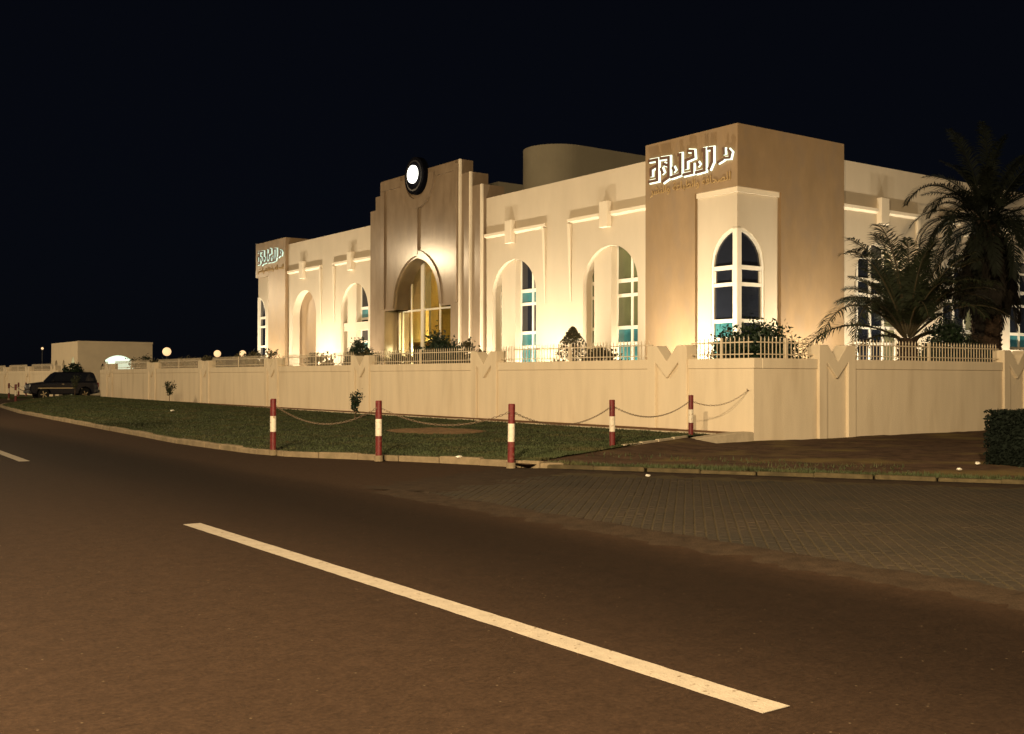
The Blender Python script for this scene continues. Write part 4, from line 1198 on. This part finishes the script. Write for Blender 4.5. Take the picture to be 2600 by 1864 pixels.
def trunk_mesh(h, r0, r1, seed):
    q = random.Random(seed); mb = MB()
    n = int(h / .16)
    mb.tube([(0, 0, h * i / n) for i in range(n + 1)], [r0 + (r1 - r0) * i / n + (.03 if i % 2 else 0) for i in range(n + 1)], 12)
    for i in range(n):
        for k in range(9):
            a = 6.283 * (k + .5 * (i % 2)) / 9 + q.uniform(-.1, .1); z = h * (i + .2) / n; rr = r0 + (r1 - r0) * i / n
            c, s = math.cos(a), math.sin(a)
            w_ = .075; t = Vector((-s, c, 0)) * w_
            b0 = Vector((c * rr * .97, s * rr * .97, z)); tp = Vector((c * (rr + .075), s * (rr + .075), z + .13)); tt = Vector((c * (rr + .01), s * (rr + .01), z + .15))
            k0 = len(mb.v); mb.v += [tuple(b0 - t), tuple(b0 + t), tuple(tp + t * .55), tuple(tp - t * .55), tuple(tt + t * .55), tuple(tt - t * .55)]
            mb.f += [(k0, k0 + 1, k0 + 2, k0 + 3), (k0 + 3, k0 + 2, k0 + 4, k0 + 5), (k0 + 1, k0 + 4, k0 + 2), (k0, k0 + 3, k0 + 5)]
    return mb.mesh("trunk", fix=False)
short = empty("date_palm", "short bushy date palm with wide arching fronds behind the railing", "palm tree", (30.2, 20.6, .2))
put("trunk", trunk_mesh(2.65, .30, .26, 1), BARK, short)
variants = {}
def fr_var(L_, dr, ri, s):
    key = (L_, dr, ri, s)
    if key not in variants: variants[key] = frond_mesh(L_, dr, ri, 80, s, leafl=.66, hang=.5, width=.017)
    return variants[key]
q = random.Random(21)
for k in range(68):
    tier = k / 68
    az = k * 2.39996 + q.uniform(-.15, .15)
    el = 0.30 + 1.12 * tier + q.uniform(-.08, .08)
    L_ = [4.2, 4.6, 4.4, 4.0][k % 4]
    if math.cos(az) < -.4 and tier < .7: L_ = 5.1
    if math.sin(az) > .30:
        if tier < .5: continue
        L_ = 2.5
    if math.sin(az) < -.45:
        if tier < .40: continue
        L_ = 3.3
    dr = [2.1, 1.8, 1.45, 1.05][min(3, int(tier * 4))]
    me = fr_var(L_, dr, round(el * 5) / 5, k % 3)
    put("frond", me, None, short, (.14 * math.cos(az), .14 * math.sin(az), 2.55 + .35 * tier), (q.uniform(-.12, .12), 0, az))
tall = empty("date_palm", "tall dark date palm with a thick skirt of hanging dead fronds", "palm tree", (35.3, 21.0, .2))
put("trunk", trunk_mesh(6.8, .50, .40, 2), BARK, tall)
dead = [frond_mesh(2.3, .45, -1.10, 40, 50 + i, leafl=.40, hang=.9, mt=PALMD, width=.03) for i in range(4)]
for k in range(64):
    az = k * 2.39996; z = 5.9 + .9 * (k / 64) + q.uniform(-.2, .2)
    put("dead_frond", dead[k % 4], None, tall, (.3 * math.cos(az), .3 * math.sin(az), z), (0, q.uniform(-.08, .30), az), (.85 + .4 * q.random()))
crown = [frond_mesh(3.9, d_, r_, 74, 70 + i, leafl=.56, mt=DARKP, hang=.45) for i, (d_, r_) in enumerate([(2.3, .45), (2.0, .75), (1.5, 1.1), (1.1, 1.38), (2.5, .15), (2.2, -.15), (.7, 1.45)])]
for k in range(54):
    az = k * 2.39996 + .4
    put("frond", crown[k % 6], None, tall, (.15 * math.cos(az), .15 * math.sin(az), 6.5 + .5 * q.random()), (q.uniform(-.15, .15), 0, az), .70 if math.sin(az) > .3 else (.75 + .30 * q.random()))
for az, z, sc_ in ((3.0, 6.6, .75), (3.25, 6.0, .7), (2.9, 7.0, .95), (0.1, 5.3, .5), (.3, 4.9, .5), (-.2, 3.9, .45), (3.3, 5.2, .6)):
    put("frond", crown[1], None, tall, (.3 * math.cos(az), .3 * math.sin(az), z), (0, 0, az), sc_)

# ================================================================== BOLLARDS AND CHAINS
def bands(r, z0, z1, n=14): return MB().tube([(0, 0, z0), (0, 0, z1)], r, n)
bm_foot = MB().tube([(0, 0, -.10), (0, 0, .005), (0, 0, .012)], [.085, .085, .066], 14).mesh("footing")
bm_low = bands(.062, 0.0, .38).mesh("lower_band"); bm_mid = bands(.0618, .38, .70).mesh("middle_band"); bm_top = MB().tube([(0, 0, .70), (0, 0, 1.035), (0, 0, 1.05)], [.062, .062, .054], 14).mesh("upper_band")
bm_ring = MB().tube([(-.085, 0, .90), (.085, 0, .90)], .012, 6).mesh("eyelet")
for me, mt_ in ((bm_foot, CONC), (bm_low, RED), (bm_mid, WHITE), (bm_top, RED), (bm_ring, CHAINM)): me.materials.append(mt_)
def bollard(x, y, z, label, lean=(0, 0), group="red and white bollards round the lawn"):
    r = empty("bollard", label, "bollard", (x, y, z), group)
    r.rotation_euler = (lean[0], lean[1], math.atan2(3.3, 7.4))
    for nm, me in (("footing", bm_foot), ("lower_band", bm_low), ("middle_band", bm_mid), ("upper_band", bm_top), ("eyelet", bm_ring)):
        put(nm, me, None, r)
    return (x, y, z)
BOL = [bollard(9.12, 20.95, .115, "red and white bollard at the far end of the chain, on the roadside kerb", (.01, -.01)),
       bollard(10.10, 18.30, .115, "red and white bollard on the kerb, between the chain end and the lay-by corner", (-.01, .008)),
       bollard(11.33, 15.72, .09, "red and white bollard at the lay-by corner where the kerb turns", (.005, .012)),
       bollard(15.25, 17.5, .09, "red and white bollard at the lawn edge midway to the wall corner", (-.008, 0)),
       bollard(19.05, 18.98, .14, "red and white bollard next to the wall corner", (.0, .006))]
CO = Vector((0, 0, 1.6))
far_b = [((39.5, 1021), .12, "distant bollard at the tip of the lawn by the gateway bend"), ((86, 1012), .15, "distant bollard in front of the dark car's bonnet"), ((137, 1008), .25, "distant bollard before the dark car's front door"),
         ((22.5, 1012), .12, "distant bollard across the driveway, next to the road"), ((47, 1006), .12, "distant bollard across the driveway, in the middle of its row"), ((66, 1006), .12, "distant bollard across the driveway, toward the far wall")]
FB = []
for (px, py), z, lb in far_b:
    d = A_R * ((px - 1300) / 2779) - A_U * ((py - 932) / 2779) + A_F
    t = (z - 1.6) / d.z; pz = CO + d * t
    FB.append(bollard(pz.x, pz.y, z, lb))
# chains made of oval links
def link_mesh():
    mb = MB(); pts = []
    for i in range(12):
        a = 2 * math.pi * i / 12; c, s = math.cos(a), math.sin(a)
        pts.append(Vector((.025 * c + (.014 if c > 0 else -.014), .015 * s, 0)))
    n = 4
    for i, p_ in enumerate(pts):
        d = (pts[(i + 1) % 12] - pts[i - 1]).normalized(); a = Vector((0, 0, 1)); c = d.cross(a)
        for k in range(n):
            t = 6.283 * k / n; mb.v.append(tuple(p_ + (a * math.cos(t) + c * math.sin(t)) * .0050))
    for i in range(12):
        for k in range(n): mb.f.append((i * n + k, i * n + (k + 1) % n, ((i + 1) % 12) * n + (k + 1) % n, ((i + 1) % 12) * n + k))
    return mb
LK = link_mesh()
def chain(a, b, sag, label):
    a, b = Vector(a), Vector(b); c = (a + b) / 2
    mb = MB(); n = max(6, int((b - a).length * 1.03 / .066)); prev = None
    def P(t): return a.lerp(b, t) + Vector((0, 0, -sag * 4 * t * (1 - t)))
    for i in range(n):
        t = (i + .5) / n; p_ = P(t) - c; d = (P(t + .01) - P(t - .01)).normalized()
        rotm = d.to_track_quat('X', 'Z').to_matrix() @ Matrix.Rotation(math.pi / 2 * (i % 2) + .4, 3, 'X')
        b0 = len(mb.v)
        mb.v += [tuple(rotm @ Vector(v_) + p_) for v_ in LK.v]; mb.f += [tuple(b0 + k for k in f_) for f_ in LK.f]
    o = put("chain", mb.mesh("chain", fix=False), CHAINM, None, c)
    tag(o, label, "chain", "chains slung between the bollards")
def top(q, s): return (q[0] + s[0] * .085, q[1] + s[1] * .085, q[2] + .90)
dirs = (.913, .407)
lbs = ["sagging chain between the two roadside kerb bollards", "sagging chain from the kerb bollard to the lay-by corner bollard", "sagging chain from the lay-by corner bollard to the lawn edge bollard", "sagging chain from the lawn edge bollard to the wall corner bollard"]
for i in range(4):
    sag = [.33, .27, .30, .29][i]
    chain(top(BOL[i], dirs), top(BOL[i + 1], (-dirs[0], -dirs[1])), sag, lbs[i])
chain(top(BOL[4], dirs), (20.50, 18.46, 1.30), .22, "short chain from the last bollard up to a hook on the wall")
hk = tag(put("wall_hook", MB().tube([(20.54, 18.46, 1.30), (20.47, 18.46, 1.30), (20.465, 18.46, 1.34)], .012, 6).mesh("wall_hook"), CHAINM), "small rusty hook on the wall corner holding the chain", "hook")
chain(top(FB[0], dirs), top(FB[1], (-dirs[0], -dirs[1])), .3, "distant chain between the bollards at the gateway bend")
chain(top(FB[3], dirs), top(FB[4], (-dirs[0], -dirs[1])), .2, "distant chain across the driveway nearest the road")
chain(top(FB[4], dirs), top(FB[5], (-dirs[0], -dirs[1])), .2, "distant chain across the driveway toward the far wall")

# ================================================================== CAR
car = empty("car", "dark off-road car leaving through the gateway, side on", "car", (18.6, 77.6, 0.04), rotz=math.pi)
car.scale = (.98, 1, 1.13)
def prof_mesh(name, prof, hw0, hw1f, bev=.05):
    """side profile extruded across y with tumblehome given by hw1f(z)"""
    mb = MB(); k = len(prof)
    for s in (-1, 1):
        for x, z in prof: mb.v.append((x, s * hw1f(z), z))
    mb.f.append(tuple(range(k))); mb.f.append(tuple(range(2 * k - 1, k - 1, -1)))
    for i in range(k):
        j = (i + 1) % k; mb.f.append((i, j, k + j, k + i))
    return mb.mesh(name, bevel=bev, smooth=False)
hwf = lambda z: .90 if z < 1.0 else .90 - (z - 1.0) * .20
def arcs(cx, r, z): return [(cx + r * math.cos(a), z + r * math.sin(a)) for a in np.linspace(math.pi, 0, 9)]
lower = [(-2.18, .42)] + [(-1.72, .36)] + arcs(-1.30, .42, .36) + arcs(1.38, .42, .36) + [(1.85, .36), (2.2, .45), (2.24, .78), (2.16, .98), (1.15, 1.10), (-2.12, 1.10), (-2.2, .95)]
body = put("body", prof_mesh("body", lower, .9, hwf), CARP, car)
cabin = [(1.05, 1.08), (.55, 1.58), (.35, 1.68), (-1.70, 1.68), (-1.92, 1.62), (-2.14, 1.08)]
put("cabin", prof_mesh("cabin", cabin, .9, lambda z: .89 - (z - 1.0) * .24), CARP, car)
for s in (-1, 1):
    for x0, x1, xt0, xt1, nm in ((.95, .18, .52, .16, "front_window"), (.10, -.72, .10, -.70, "rear_window"), (-.80, -1.98, -.78, -1.80, "quarter_window")):
        mb = MB(); zz0, zz1 = 1.14, 1.56
        y0, y1 = s * (.89 - .14 * .24 + .004), s * (.89 - .56 * .24 + .004)
        mb.v += [(x0, y0, zz0), (x1, y0, zz0), (xt1, y1, zz1), (xt0, y1, zz1)]
        mb.v += [(x0, y0 - s * .01, zz0), (x1, y0 - s * .01, zz0), (xt1, y1 - s * .01, zz1), (xt0, y1 - s * .01, zz1)]
        mb.f += [(0, 1, 2, 3), (7, 6, 5, 4), (0, 1, 5, 4), (1, 2, 6, 5), (2, 3, 7, 6), (3, 0, 4, 7)]
        put(nm, mb.mesh(nm), GLASS_D, car)
    put("side_trim", MB().box(-.9 if False else -.55, 1.75, s * .905 - .012, s * .905 + .012, .70, .76).mesh("side_trim"), CHROME, car)
    put("mirror", MB().box(.74, .90, s * .90 - .02, s * 1.06 + .02, 1.10, 1.24).mesh("mirror", bevel=.03), CARP, car)
    for xd in (.15, -.75): put("door_handle", MB().box(xd - .08, xd + .08, s * .91 - .012, s * .91 + .012, .95, .98).mesh("door_handle"), CHROME, car)
    for xw in (-1.30, 1.38):
        mb = MB(); n = 20
        for yy, rr in ((-.11, .30), (-.10, .355), (.10, .355), (.11, .30)):
            for k in range(n): mb.v.append((rr * math.cos(6.2832 * k / n), yy, rr * math.sin(6.2832 * k / n)))
        for a in range(3):
            for k in range(n): mb.f.append((a * n + k, a * n + (k + 1) % n, (a + 1) * n + (k + 1) % n, (a + 1) * n + k))
        mb.f.append(tuple(range(n - 1, -1, -1))); mb.f.append(tuple(range(3 * n, 4 * n)))
        wl = put("wheel", mb.mesh("wheel"), TYRE, car, (xw, s * .80, .355))
        mb = MB()
        for k in range(5):
            a = 6.2832 * k / 5; mb.prism([(.03 * math.cos(a + 1.57), .03 * math.sin(a + 1.57)), (.21 * math.cos(a + .14), .21 * math.sin(a + .14)), (.21 * math.cos(a - .14), .21 * math.sin(a - .14)), (.03 * math.cos(a - 1.57), .03 * math.sin(a - 1.57))], 'y', s * .112, s * .125)
        put("rim", mb.mesh("rim"), CHROME, wl)
    put("headlight", MB().box(2.10, 2.235, s * .62 - .14, s * .62 + .14, .78, .93).mesh("headlight", bevel=.02), HEADL, car)
    put("tail_light", MB().box(-2.22, -2.12, s * .80 - .07, s * .80 + .07, .78, 1.05).mesh("tail_light", bevel=.02), TAIL, car)
put("windscreen", MB().quad((1.05, -.80, 1.12), (1.05, .80, 1.12), (.58, .70, 1.58), (.58, -.70, 1.58)).mesh("windscreen", fix=False), GLASS_D, car)
put("front_bumper", MB().box(2.14, 2.30, -.88, .88, .42, .60).mesh("front_bumper", bevel=.04), BLACKM, car)
put("rear_bumper", MB().box(-2.30, -2.12, -.88, .88, .44, .62).mesh("rear_bumper", bevel=.04), BLACKM, car)
put("grille", MB().box(2.18, 2.245, -.45, .45, .66, .92).mesh("grille", bevel=.01), BLACKM, car)

# ================================================================== LITTER
def scrap(x, y, z, s, label, seed):
    s *= .62
    q = random.Random(seed); bm = bmesh.new(); bmesh.ops.create_icosphere(bm, subdivisions=2, radius=s)
    for v_ in bm.verts:
        v_.co *= .7 + .6 * q.random(); v_.co.z *= .55; v_.co.x *= 1.3
    me = bpy.data.meshes.new("paper_scrap"); bm.to_mesh(me); bm.free()
    tag(put("paper_scrap", me, PAPER, None, (x, y, z + s * .3)), label, "litter", "scraps of litter")
def gp(px, py, z):
    d = A_R * ((px - 1300) / 2779) - A_U * ((py - 932) / 2779) + A_F
    q = CO + d * ((z - 1.6) / d.z); return q.x, q.y, z
for k, (px, py, z, s, lb) in enumerate([(1165, 1162, .12, .075, "crumpled white paper on the lawn beside the lay-by corner bollard"), (2482, 1178, .09, .07, "round white scrap on the earth in front of the clipped hedge"),
        (2435, 1193, .09, .06, "flattened pale carton on the earth before the clipped hedge"), (1645, 1209, .10, .05, "white scrap lying on the lay-by kerb"), (437, 1044, .25, .10, "pale scrap on the lawn near the forked sapling"),
        (1015, 1074, .17, .05, "small white scrap on the lawn near the bare patch")]):
    x, y, z = gp(px, py, z); scrap(x, y, z, s, lb, k)
